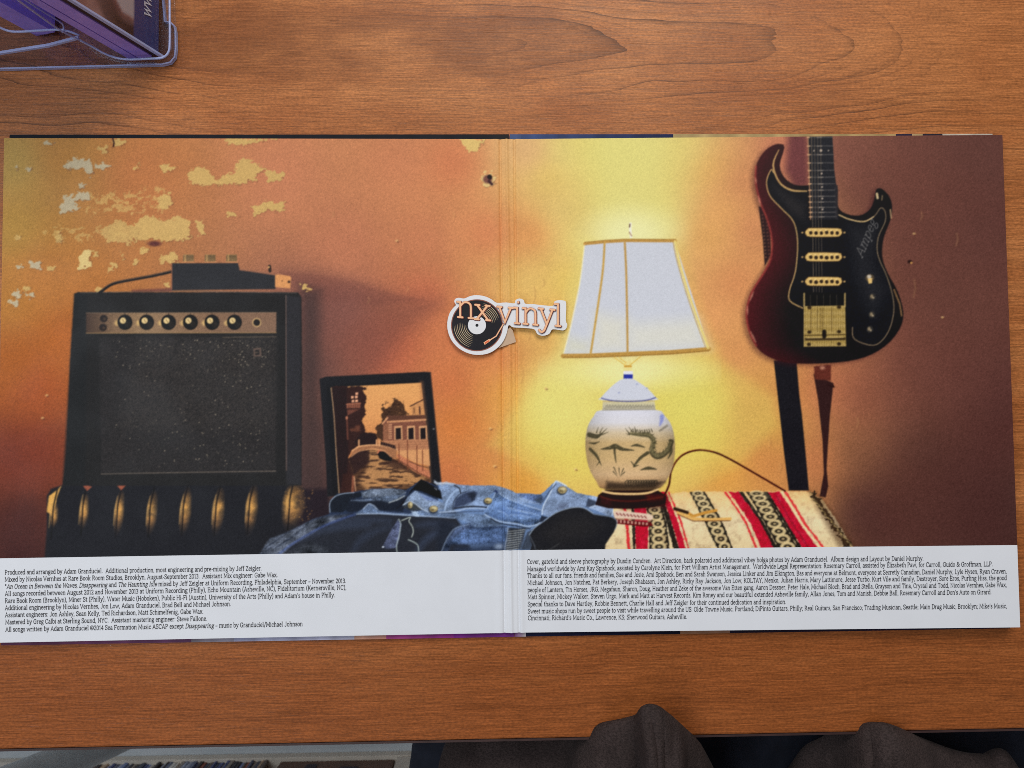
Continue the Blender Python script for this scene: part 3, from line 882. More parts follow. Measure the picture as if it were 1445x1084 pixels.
for x in (375, 402, 416, 425, 463):
    stroke(G_(x, 765, x, 868), .9, (92, 72, 40), 1, .8)
stroke(G_(348, 884, 520, 880), 1.3, (70, 54, 34), 1, .9)
stroke(G_(354, 900, 516, 898), 4.2, (66, 52, 34), 1.3)
stroke(G_(356, 894, 512, 892), 1.1, (230, 200, 130), 1, .8)
for x, y in ((368, 766), (494, 764), (368, 870), (494, 868), (366, 922), (494, 920)):
    dot(*G_(x, y)[0], 3, 2.4, (54, 42, 30), 1.2)
stroke(G_(431, 868, 431, 888), 6, (34, 30, 28), 1.3)
dot(*G_(625, 640)[0], 6, 5.6, (84, 72, 56), 1.6)
fill(G_(616, 640, 634, 640, 634, 662, 620, 664), (222, 186, 116), 1.2)
dot(*G_(622, 634)[0], 3, 2.6, (196, 184, 166), 1.2)
for x, y in ((636, 720), (634, 796), (625, 858)):
    dot(*G_(x, y)[0], 4.6, 4.8, (52, 50, 48), 1.6)
    dot(*G_(x - 3, y - 2)[0], 2, 2.6, (146, 128, 100), 1.2, .9)
    dot(*G_(x + 4, y + 4)[0], 1.2, 1.4, (206, 186, 150), 1, .7)

# ---- denim jacket
JA = frame(360, 660, 5.161)
JB = frame(620, 660, 5.161)


def cloth(pts, c, soft=3, a=.97, k=.35, sm=0):
    c = np.array(c, float) / 255.
    c = (c * .94 + .06 * c.mean()) * .86
    k = k * 1.35
    if sm:
        pts = [tuple(p) for p in catmull(pts, sm, True)]
    sl_ = win(pts, soft + 3)

    def f(X, Y):
        f_ = 1 + k * (.9 * N_FOLD[sl_] + .5 * N_FOLD2[sl_] + .35 * N_RAG2[sl_] + .10 * GRAIN[sl_])
        return np.clip(c * f_[..., None], 0, 1)
    d = poly_sd(pts, GX[sl_], GY[sl_])
    m = np.clip(.5 - (d + .6 * N_RAG2[sl_]) / soft, 0, 1)
    blend(sl_, m * a, f)


BLK, DNV, DEN, PAL = (41, 43, 50), (44, 54, 76), (104, 130, 172), (158, 178, 208)
fill(JA(20, 650, 110, 520, 240, 470, 430, 370, 540, 340, 545, 240, 600, 190, 700, 180, 850, 155, 1000, 150, 1100, 165, 1210, 85, 1320, 130, 1400, 110, 1450, 115, 1450, 680, 20, 680), DNV, 1.2, rag2=.6)
fill(JB(-10, 130, 60, 115, 200, 130, 400, 130, 480, 150, 560, 185, 740, 195, 850, 95, 1000, 185, 1080, 200, 1260, 240, 1265, 340, 1295, 395, 1240, 500, 1180, 560, 1100, 680, -10, 680), DEN, 1.2, rag2=.6)
# dark front and inside
fill(JA(140, 640, 300, 520, 560, 390, 720, 340, 860, 330, 1130, 350, 1460, 360, 1460, 690, 140, 690), BLK, 5, sm=3)
for pts_, a_ in (((330, 520, 480, 460, 640, 430, 820, 420), .5), ((700, 640, 760, 540, 860, 470, 980, 430), .4), ((1170, 640, 1230, 540, 1330, 470, 1440, 440), .6), ((560, 400, 760, 380, 980, 385), .45), ((1180, 420, 1300, 410, 1440, 420), .5)):
    stroke(JA(*pts_), 7, (66, 78, 104), 12, a_, sm=4, taper=(.3, 1, .4))
cloth(JA(200, 690, 350, 560, 420, 555, 520, 590, 640, 690), (58, 62, 70), 7, k=.5, sm=2)
cloth(JA(20, 660, 60, 590, 110, 520, 240, 470, 430, 375, 560, 350, 720, 338, 620, 375, 500, 425, 380, 500, 260, 570, 180, 640), (98, 106, 122), 4, k=.6, sm=2)
stroke(JA(150, 650, 250, 570, 380, 490, 500, 425, 640, 370, 730, 340), 2.6, (66, 84, 140), 3, .7, sm=3)
for x, y in ((150, 530), (190, 555), (215, 540), (265, 505), (110, 560), (330, 455), (90, 600)):
    stroke(JA(x - 40, y + 30, x, y, x + 50, y - 30), 1.5, (40, 46, 60), 2, .6, sm=2)
fill(JA(545, 250, 600, 195, 700, 185, 770, 180, 775, 215, 690, 230, 690, 300, 640, 325, 550, 325), (30, 34, 42), 2, rag2=1)
stroke(JA(545, 325, 543, 260, 580, 212, 640, 190, 720, 182), 1.3, (150, 168, 186), 1.1, .8, sm=3)
cloth(JA(775, 180, 850, 158, 980, 150, 1080, 165, 1100, 185, 1050, 205, 900, 215, 780, 222), (116, 130, 152), 1.5, k=.5)
for k in range(46):
    x, y = 780 + rnd.random() * 310, 155 + rnd.random() * 58
    stroke(JA(x, y, x + rnd.uniform(-14, 14), y + rnd.uniform(-12, 8)), .8, [(172, 184, 200), (70, 82, 104)][k % 2], .9, .5)
fill(JA(690, 230, 780, 225, 960, 235, 1080, 215, 1100, 260, 1075, 320, 900, 310, 860, 270, 800, 300, 700, 330, 660, 320), (32, 36, 46), 3, rag2=1)
cloth(JA(700, 240, 850, 222, 1000, 200, 1095, 195, 1050, 235, 980, 255, 900, 240, 790, 245), (120, 140, 172), 2.5, k=.5)
stroke(JA(975, 255, 1040, 232, 1090, 205), 1.5, (190, 196, 196), 1.2, .7, sm=2)
# band of light cloth along the front edge
cloth(JA(720, 340, 770, 310, 815, 275, 830, 260, 865, 272, 905, 315, 980, 328, 1130, 335, 1200, 312, 1460, 318, 1460, 372, 1300, 362, 1130, 352, 900, 338), (108, 130, 166), 2, k=.4)
stroke(JA(740, 338, 900, 335, 1130, 348, 1300, 356, 1455, 366), 1.4, (176, 192, 212), 1.2, .7, sm=3)
stroke(JA(790, 300, 825, 264, 860, 275, 890, 305), 1.4, (172, 186, 206), 1.3, .7, sm=3)
for k in range(20):
    stroke(JA(1140 + rnd.uniform(-10, 70), 335 + rnd.uniform(-20, 20), 1170 + rnd.uniform(-20, 40), 335 + rnd.uniform(-22, 22)), .8, (178, 198, 222), .9, .7)
# strap, cuff with buttons, frayed edge
cloth(JA(1078, 275, 1110, 215, 1165, 168, 1240, 200, 1385, 265, 1390, 300, 1280, 325, 1215, 300, 1165, 255, 1100, 290), (150, 172, 206), 1.5, k=.4)
fill(JA(1195, 190, 1290, 225, 1330, 245, 1250, 235), (96, 116, 170), 4, a=.7)
fill(JA(1085, 290, 1125, 245, 1170, 270, 1215, 305, 1150, 315, 1110, 305), (58, 62, 66), 2, rag2=.8)
stroke(JA(1078, 272, 1120, 248, 1165, 262, 1215, 302, 1270, 325), 1.4, (190, 204, 220), 1.1, .85, sm=3)
fill(JA(1030, 300, 1090, 235, 1140, 160, 1210, 82, 1410, 200, 1395, 245, 1300, 210, 1200, 170, 1150, 165, 1100, 215, 1070, 270), (24, 24, 27), 1.5, rag2=.6)
stroke(JA(1310, 105, 1340, 120, 1380, 112, 1450, 122), 3, (186, 198, 214), 1.4, .85, sm=2)
stroke(JA(1350, 110, 1400, 180, 1440, 150), 2.4, (170, 186, 210), 1.4, .85, sm=2)
cloth(JA(1375, 320, 1410, 210, 1450, 190, 1450, 320), (140, 164, 200), 1.5)
for k in range(26):
    x, y = 1310 + rnd.random() * 140, 100 + rnd.random() * 70
    stroke(JA(x, y, x + rnd.uniform(-16, 16), y + rnd.uniform(-14, 14)), .8, [(206, 214, 226), (60, 66, 80)][k % 3 == 0], .9, .7)
# hanging shred and threads
cloth(JA(925, 580, 1000, 440, 1040, 378, 1068, 410, 1050, 520, 1030, 585, 960, 590), (84, 92, 122), 1.5, k=.6)
stroke(JA(1045, 375, 1060, 410, 1048, 500, 1030, 570, 1040, 650), 1.3, (176, 190, 186), 1, .85, sm=4)
stroke(JA(1068, 385, 1130, 362, 1120, 390, 1145, 430, 1152, 470, 1140, 505), 1.3, (196, 206, 194), 1, .85, sm=4)
stroke(JA(1115, 525, 1160, 545, 1188, 575, 1190, 650), 1.3, (186, 202, 196), 1, .85, sm=4)
dot(*JA(932, 578)[0], 1.6, 1.2, (196, 206, 220), 1)
# chest of the jacket
cloth(JB(-10, 335, 130, 325, 330, 345, 500, 440, 640, 440, 700, 420, 620, 470, 480, 460, 260, 440, 200, 400, 120, 365, -10, 360), (120, 146, 186), 2, k=.4)
cloth(JB(0, 135, 110, 120, 200, 132, 400, 132, 480, 152, 560, 187, 760, 210, 740, 270, 480, 240, 400, 175, 330, 235, 350, 280, 100, 300, 40, 310), (134, 158, 196), 2, k=.35)
cloth(JB(560, 190, 740, 198, 760, 215, 740, 262, 690, 250, 600, 215), (88, 110, 156), 3, k=.5)
fill(JB(690, 235, 735, 215, 740, 250, 715, 250), (56, 64, 72), 4, a=.7)
fill(JB(100, 290, 118, 225, 190, 180, 250, 170, 275, 180, 260, 240, 200, 265, 110, 300), (58, 68, 92), 3, rag2=.6)
fill(JB(200, 190, 255, 175, 270, 200, 240, 245), (38, 42, 52), 5, a=.85)
stroke(JB(40, 305, 60, 240, 110, 175, 150, 160), 2.6, (158, 182, 216), 1.6, .9, sm=3)
stroke(JB(95, 300, 108, 240, 150, 192, 200, 172), 1, (44, 50, 64), 1, .9, sm=3)
stroke(JB(105, 300, 160, 290, 260, 282, 345, 290), 2, (36, 38, 46), 1.2, .9, sm=3)
stroke(JB(0, 325, 130, 315, 200, 298, 330, 298), 1.8, (172, 190, 216), 1.3, .8, sm=3)
stroke(JB(60, 335, 180, 322, 320, 318), 1.3, (56, 66, 88), 1.4, .7, sm=3)
stroke(JB(110, 130, 145, 150, 155, 185), 2, (36, 38, 46), 1.2, .9, sm=3)
# pocket flap
cloth(JB(330, 340, 345, 290, 400, 200, 410, 165, 490, 220, 620, 270, 745, 310, 745, 380, 720, 410, 640, 425, 560, 405, 480, 395, 440, 390), (110, 140, 188), 1.3, k=.5)
fill(JB(360, 350, 420, 260, 520, 300, 640, 330, 730, 340, 720, 370, 560, 360, 440, 380), (92, 120, 168), 9, a=.75)
stroke(JB(330, 342, 440, 392, 560, 408, 640, 428, 715, 412, 742, 380), 1.7, (178, 196, 220), 1.1, .8, sm=3)
stroke(JB(348, 330, 450, 372, 560, 388, 640, 405, 705, 392), .9, (66, 88, 134), .9, .8, sm=3)
stroke(JB(412, 168, 490, 222, 620, 270, 748, 312), 1.3, (170, 190, 220), 1.1, .75, sm=3)
stroke(JB(425, 200, 500, 245, 620, 288, 735, 325), .9, (72, 96, 144), .9, .8, sm=3)
stroke(JB(345, 300, 400, 205, 412, 168), 1.2, (180, 198, 222), 1, .7)
stroke(JB(362, 312, 415, 222), .9, (66, 88, 134), .9, .7)
fill(JB(395, 175, 410, 158, 432, 180, 420, 188), (46, 58, 92), 1.4)
for x0, y0, x1, y1 in ((500, 280, 640, 320), (520, 330, 660, 350), (430, 300, 500, 340), (560, 300, 720, 335)):
    stroke(JB(x0, y0, (x0 + x1) / 2, (y0 + y1) / 2 - 6, x1, y1), 1.8, (70, 94, 142), 3, .55, sm=3)
    stroke(JB(x0, y0 + 14, (x0 + x1) / 2, (y0 + y1) / 2 + 6, x1, y1 + 12), 1.6, (160, 184, 218), 3, .55, sm=3)
stroke(JB(375, 370, 440, 405, 560, 425, 660, 445), 1.6, (28, 32, 42), 1.6, .85, sm=3)
# lower front
fill(JB(-10, 380, 90, 400, 140, 440, 60, 520, 20, 620, -10, 640), (38, 42, 52), 14)
cloth(JB(20, 610, 70, 500, 150, 420, 220, 410, 260, 445, 150, 480, 90, 545, 60, 640), (74, 90, 124), 5, k=.5, sm=2)
cloth(JB(75, 550, 150, 475, 240, 445, 480, 435, 500, 520, 460, 545, 300, 560, 160, 560), (88, 114, 162), 4, k=.6, sm=2)
fill(JB(90, 640, 110, 575, 300, 565, 480, 545, 520, 600, 480, 680, 90, 680), (42, 50, 68), 16, a=.9)
stroke(JB(15, 615, 60, 510, 120, 440, 220, 415), 1.4, (140, 160, 190), 1.8, .7, sm=3)
stroke(JB(220, 405, 260, 440, 490, 432), 1.5, (42, 52, 76), 1.4, .8, sm=3)
stroke(JB(200, 375, 300, 420, 480, 430), 1.2, (60, 74, 104), 1.4, .6, sm=3)
dot(*JB(435, 575)[0], 6, 3.6, (140, 156, 180), 5, .75)
cloth(JB(470, 600, 500, 440, 630, 440, 620, 500, 590, 600), (98, 108, 126), 2, k=.4)
for k in range(9):
    y = 450 + k * 17
    stroke(JB(505 - k * 2, y + 8, 560 - k * 3, y + 2, 625 - k * 6, y - 6), 1.3, (30, 34, 44), 1.3, .85, sm=3)
    stroke(JB(505 - k * 2, y + 15, 560 - k * 3, y + 9, 620 - k * 6, y + 1), 1.1, (182, 184, 176), 1.1, .8, sm=3)
fill(JB(590, 600, 640, 470, 680, 450, 700, 480, 660, 600), (60, 68, 82), 3)
stroke(JB(475, 600, 490, 520, 500, 440), 1.1, (160, 176, 200), 1.2, .7)
# collar and dark lining
cloth(JB(745, 340, 755, 280, 800, 190, 835, 115, 855, 98, 920, 130, 1000, 185, 1080, 205, 1075, 280, 1020, 285, 900, 300, 790, 355), (150, 174, 214), 1.4, k=.25)
fill(JB(850, 300, 880, 265, 930, 260, 940, 285, 890, 305), (90, 100, 124), 6, a=.75)
stroke(JB(748, 340, 758, 278, 805, 190, 838, 114, 858, 98, 925, 132), 1.5, (206, 220, 236), 1.1, .85, sm=3)
stroke(JB(752, 250, 800, 175, 850, 118), 1.4, (50, 58, 78), 1.2, .8, sm=2)
cloth(JB(1075, 285, 1085, 215, 1120, 205, 1258, 242, 1262, 345, 1230, 350, 1160, 320), (160, 182, 218), 1.4, k=.25)
fill(JB(1066, 285, 1082, 222, 1130, 240, 1160, 262, 1110, 290), (50, 56, 72), 3.5, a=.9)
stroke(JB(1100, 290, 1170, 265, 1255, 250), 2.2, (186, 204, 230), 2, .8)
stroke(JB(1258, 242, 1266, 300, 1258, 350), 1.3, (200, 216, 234), 1.1, .8)
fill(JB(655, 490, 690, 440, 760, 390, 850, 325, 960, 290, 1050, 292, 1120, 335, 1180, 345, 1265, 362, 1294, 398, 1270, 470, 1210, 560, 1150, 690, 690, 690, 672, 560), (36, 36, 39), 1.8, sm=2)
fill(JB(760, 480, 900, 360, 1080, 350, 1180, 420, 1060, 520, 860, 560), (48, 46, 46), 30, a=.5)
stroke(JB(655, 490, 690, 442, 760, 390, 850, 328, 960, 292, 1050, 292, 1115, 330), 1.4, (150, 166, 186), 1.2, .85, sm=3)
stroke(JB(1120, 338, 1180, 348, 1262, 362, 1294, 398, 1280, 450), 1.2, (120, 134, 150), 1.3, .7, sm=3)
stroke(JB(660, 500, 690, 560, 700, 600), 1.2, (96, 104, 116), 1.4, .7)
stroke(JB(790, 605, 830, 580, 870, 555), 1.1, (80, 80, 80), 1.4, .6)
fill(JB(722, 400, 745, 350, 790, 360, 750, 395), (40, 46, 60), 1.6)
for fr_, x, y, rx, ry in ((JA, 1300, 300, 6, 4.6), (JA, 1130, 272, 3.4, 4.6), (JB, 356, 240, 5.4, 4.2), (JB, 896, 162, 6.4, 5.2)):
    (cx, cy), = fr_(x, y)
    dot(cx - 1.2, cy + 1.6, rx + .6, ry + .6, (36, 40, 50), 2, .85)
    dot(cx, cy, rx, ry, (150, 134, 94), 1.2)
    dot(cx + 1, cy - 1, rx * .6, ry * .45, (206, 194, 150), 1.4, .85)
    dot(cx - 1.6, cy + 1.4, rx * .4, ry * .3, (92, 80, 56), 1.4, .8)

# ---- table lamp
L_ = frame(720, 280, 2.4639)
fill(L_(296, 1066, 306, 1032, 330, 1014, 508, 1012, 543, 1034, 541, 1060, 500, 1074, 420, 1080, 340, 1078), (38, 22, 22), 1.4)
fill(L_(470, 1030, 536, 1032, 530, 1046, 480, 1052), (84, 32, 28), 8, a=.7)
fill(L_(318, 1036, 350, 1046, 350, 1068, 315, 1062), (58, 30, 34), 6, a=.7)
stroke(L_(322, 1018, 360, 1026, 430, 1028, 480, 1024, 512, 1012), 3, (226, 188, 130), 1.2, sm=3)
stroke(L_(312, 1036, 360, 1050, 440, 1052, 530, 1038), 2, (104, 46, 36), 2, .6, sm=3)
jar = L_(323, 735, 290, 758, 268, 798, 261, 860, 272, 932, 300, 985, 332, 1012, 500, 1012, 540, 985, 566, 930, 573, 860, 563, 795, 536, 755, 503, 735)


def jar_col(X, Y):
    lx, ly = (X - 720) * 2.4639, (Y - 280) * 2.4639
    c = np.stack([np.interp(ly, [735, 780, 815, 850, 900, 960, 1000, 1012], [v / 255. for v in ch_]) for ch_ in
                  ((202, 202, 196, 186, 190, 196, 158, 112), (202, 200, 178, 158, 160, 164, 122, 84), (212, 204, 148, 112, 112, 124, 84, 56))], -1)
    e = np.clip(np.abs(lx - 418) / 158, 0, 1)
    return c * (1.06 - .26 * e[..., None] ** 3)


fill(jar, jar_col, 1.3, sm=3)
fill(L_(335, 985, 420, 992, 500, 982, 540, 985, 500, 1012, 332, 1012), (48, 38, 32), 8, a=.85)
for k in range(12):
    x = 405 + k * 9
    stroke(L_(x, 1000, x - 6, 988, x + 4, 980, x + 8, 990), 1.3, (44, 40, 34), 1, .8, sm=3)
# brush-stroke scroll decoration
INK = (62, 58, 42)
for pts, w, tp in (((415, 818, 450, 822, 482, 824, 498, 845, 492, 880, 512, 898, 545, 880, 562, 845), 7.5, (.35, 1, .9, 1.1, .8)), ((275, 822, 300, 828, 318, 818), 7, (1, .9, .2)),
                   ((478, 885, 450, 905, 430, 932), 5, (1, .8, .5)), ((316, 872, 345, 868, 365, 862, 390, 872, 430, 876), 5, (.2, 1, 1.4, 1, .2)), ((362, 870, 365, 900, 368, 920), 3.4, (1, .7, .1)),
                   ((275, 850, 292, 852, 310, 846), 3, (.4, 1, .2)), ((278, 872, 300, 895, 312, 918), 4.5, (1, .9, .3)), ((420, 862, 440, 858, 468, 866), 4, (.2, 1, .3)), ((452, 945, 480, 938, 508, 942), 5, (.1, 1, .3)),
                   ((556, 842, 560, 880, 548, 905), 4.5, (1, .9, .2)), ((432, 930, 420, 915), 2.4, (1, .4)), ((432, 932, 446, 928), 2.4, (1, .4))):
    stroke(L_(*pts), w, INK, 1.2, .88, sm=4, taper=tp)
curve_ = catmull([(415, 818), (450, 822), (482, 824), (498, 845), (492, 880), (512, 898), (545, 880), (562, 845)], 7)
for i_, q_ in enumerate(curve_[1:-1]):
    t_ = curve_[i_ + 2] - curve_[i_]
    n_ = np.array((-t_[1], t_[0])) / (np.hypot(*t_) + 1e-6)
    stroke(L_(*(q_ - n_ * 7), *(q_ + n_ * 1)), 1.0, (150, 138, 96), .9, .75)
    if i_ % 3 == 0:
        stroke(L_(*(q_ - n_ * 8), *(q_ - n_ * 15 + t_ * .5)), 1.3, INK, .9, .85, taper=(1, .3))
for q_ in ((455, 908), (446, 918), (436, 926), (300, 884), (306, 896), (345, 866), (368, 862), (395, 868)):
    dot(*L_(*q_)[0], 1.2, .9, (140, 128, 90), .9, .7)
for k in range(9):
    x, y = 430 + k * 8, 816 - abs(k - 4) * 1
    stroke(L_(x, y, x - 4, y - 10), 1.3, INK, 1, .85)
for p_ in ((412, 815, 400, 800), (425, 812, 412, 795), (438, 812, 432, 794), (318, 818, 336, 800), (312, 815, 322, 796), (300, 815, 306, 796), (318, 822, 342, 812), (500, 850, 510, 844), (498, 868, 509, 864), (500, 884, 510, 876), (415, 822, 402, 818), (360, 935, 372, 960), (378, 938, 380, 962), (394, 940, 384, 962), (358, 950, 372, 966), (398, 952, 382, 966), (308, 918, 300, 930), (312, 918, 318, 930)):
    stroke(L_(*p_), 1.6, INK, 1, .85, taper=(1, .3))
stroke(L_(416, 824, 450, 828, 480, 832, 492, 850, 486, 880), 1.1, (196, 178, 128), 1.2, .6, sm=4)
stroke(L_(528, 758, 526, 775, 520, 790), 6, (120, 130, 200), 2.4, .75, taper=(1, .8, .3))
stroke(L_(545, 790, 532, 800, 520, 808), 3, (120, 112, 96), 1.6, .7)
fill(L_(322, 704, 502, 704, 506, 736, 320, 738), vgrad([(566, (206, 196, 150)), (572, (196, 188, 158)), (579, (158, 152, 136))]), 1.2)
for k in range(17):
    x = 332 + k * 10
    stroke(L_(x, 726, x + 5, 718, x + 8, 726), 1.2, (126, 120, 104), 1, .7)
stroke(L_(322, 706, 502, 704), 1.2, (190, 160, 96), 1, .8)
fill(L_(392, 628, 426, 628, 445, 638, 476, 660, 506, 692, 500, 702, 322, 702, 316, 692, 348, 658, 372, 638), (202, 205, 216), 1.2, sm=2)
stroke(L_(318, 695, 350, 703, 410, 706, 470, 703, 505, 693), 1.8, (84, 86, 140), 1.1, .9, sm=3)
for x, y in ((378, 676), (475, 660), (440, 646)):
    dot(*L_(x, y)[0], 1.5, 1.2, (150, 156, 190), 1, .8)
fill(L_(394, 600, 426, 600, 426, 628, 394, 628), (222, 222, 232), 1)
fill(L_(394, 612, 426, 612, 426, 627, 394, 627), (44, 54, 150), 1.1)
fill(L_(398, 566, 420, 566, 424, 600, 394, 600), (236, 214, 140), 1.2)
stroke(L_(398, 584, 420, 584), 2.4, (196, 150, 60), 1)
for p_ in ((360, 552, 400, 580), (456, 548, 416, 580), (378, 552, 402, 572)):
    stroke(L_(*p_), 1.5, (214, 176, 80), 1, .85)
fill(L_(260, 158, 330, 148, 398, 145, 572, 146, 600, 235, 640, 360, 690, 520, 560, 528, 410, 534, 280, 540, 185, 544, 210, 440, 240, 300), (200, 203, 212), 1.2)
fill(L_(188, 540, 200, 480, 270, 500, 275, 540), (214, 208, 164), 26, a=.45)
fill(L_(300, 400, 404, 420, 404, 530, 285, 535), (218, 214, 194), 34, a=.7)
fill(L_(412, 440, 650, 420, 686, 518, 412, 530), (218, 215, 198), 34, a=.7)
stroke(L_(258, 160, 243, 290, 212, 440, 184, 545), 1.6, (240, 232, 190), 1.4, .8, sm=4)
stroke(L_(259, 158, 330, 151, 398, 147, 575, 148), 4.2, (186, 142, 72), 1.2)
stroke(L_(259, 153, 330, 146, 398, 142, 575, 143), 1.3, (150, 108, 44), 1, .7)
stroke(L_(183, 548, 275, 547, 410, 541, 560, 535, 691, 524), 6.0, (184, 142, 72), 1.2)
stroke(L_(183, 553, 275, 553, 410, 548, 560, 541, 691, 530), 1.6, (140, 100, 44), 1.2, .75)
stroke(L_(328, 155, 322, 250, 304, 380, 280, 538), 3.0, (196, 158, 84), 1.2, sm=4)
stroke(L_(398, 150, 403, 250, 406, 380, 408, 536), 3.0, (186, 148, 84), 1.2, sm=4)
stroke(L_(573, 150, 590, 230, 630, 360, 688, 520), 3.4, (228, 206, 124), 1.4, sm=4)
stroke(L_(566, 152, 583, 230, 622, 360, 678, 516), 1.3, (184, 146, 74), 1.1, .8, sm=4)
stroke(L_(418, 88, 417, 105, 420, 134), 3.4, (240, 236, 220), 1.2, .95)
stroke(L_(416, 90, 415, 100), 1.6, (90, 60, 50), 1)
stroke(L_(414, 118, 422, 130), 1.6, (150, 110, 80), 1, .8)


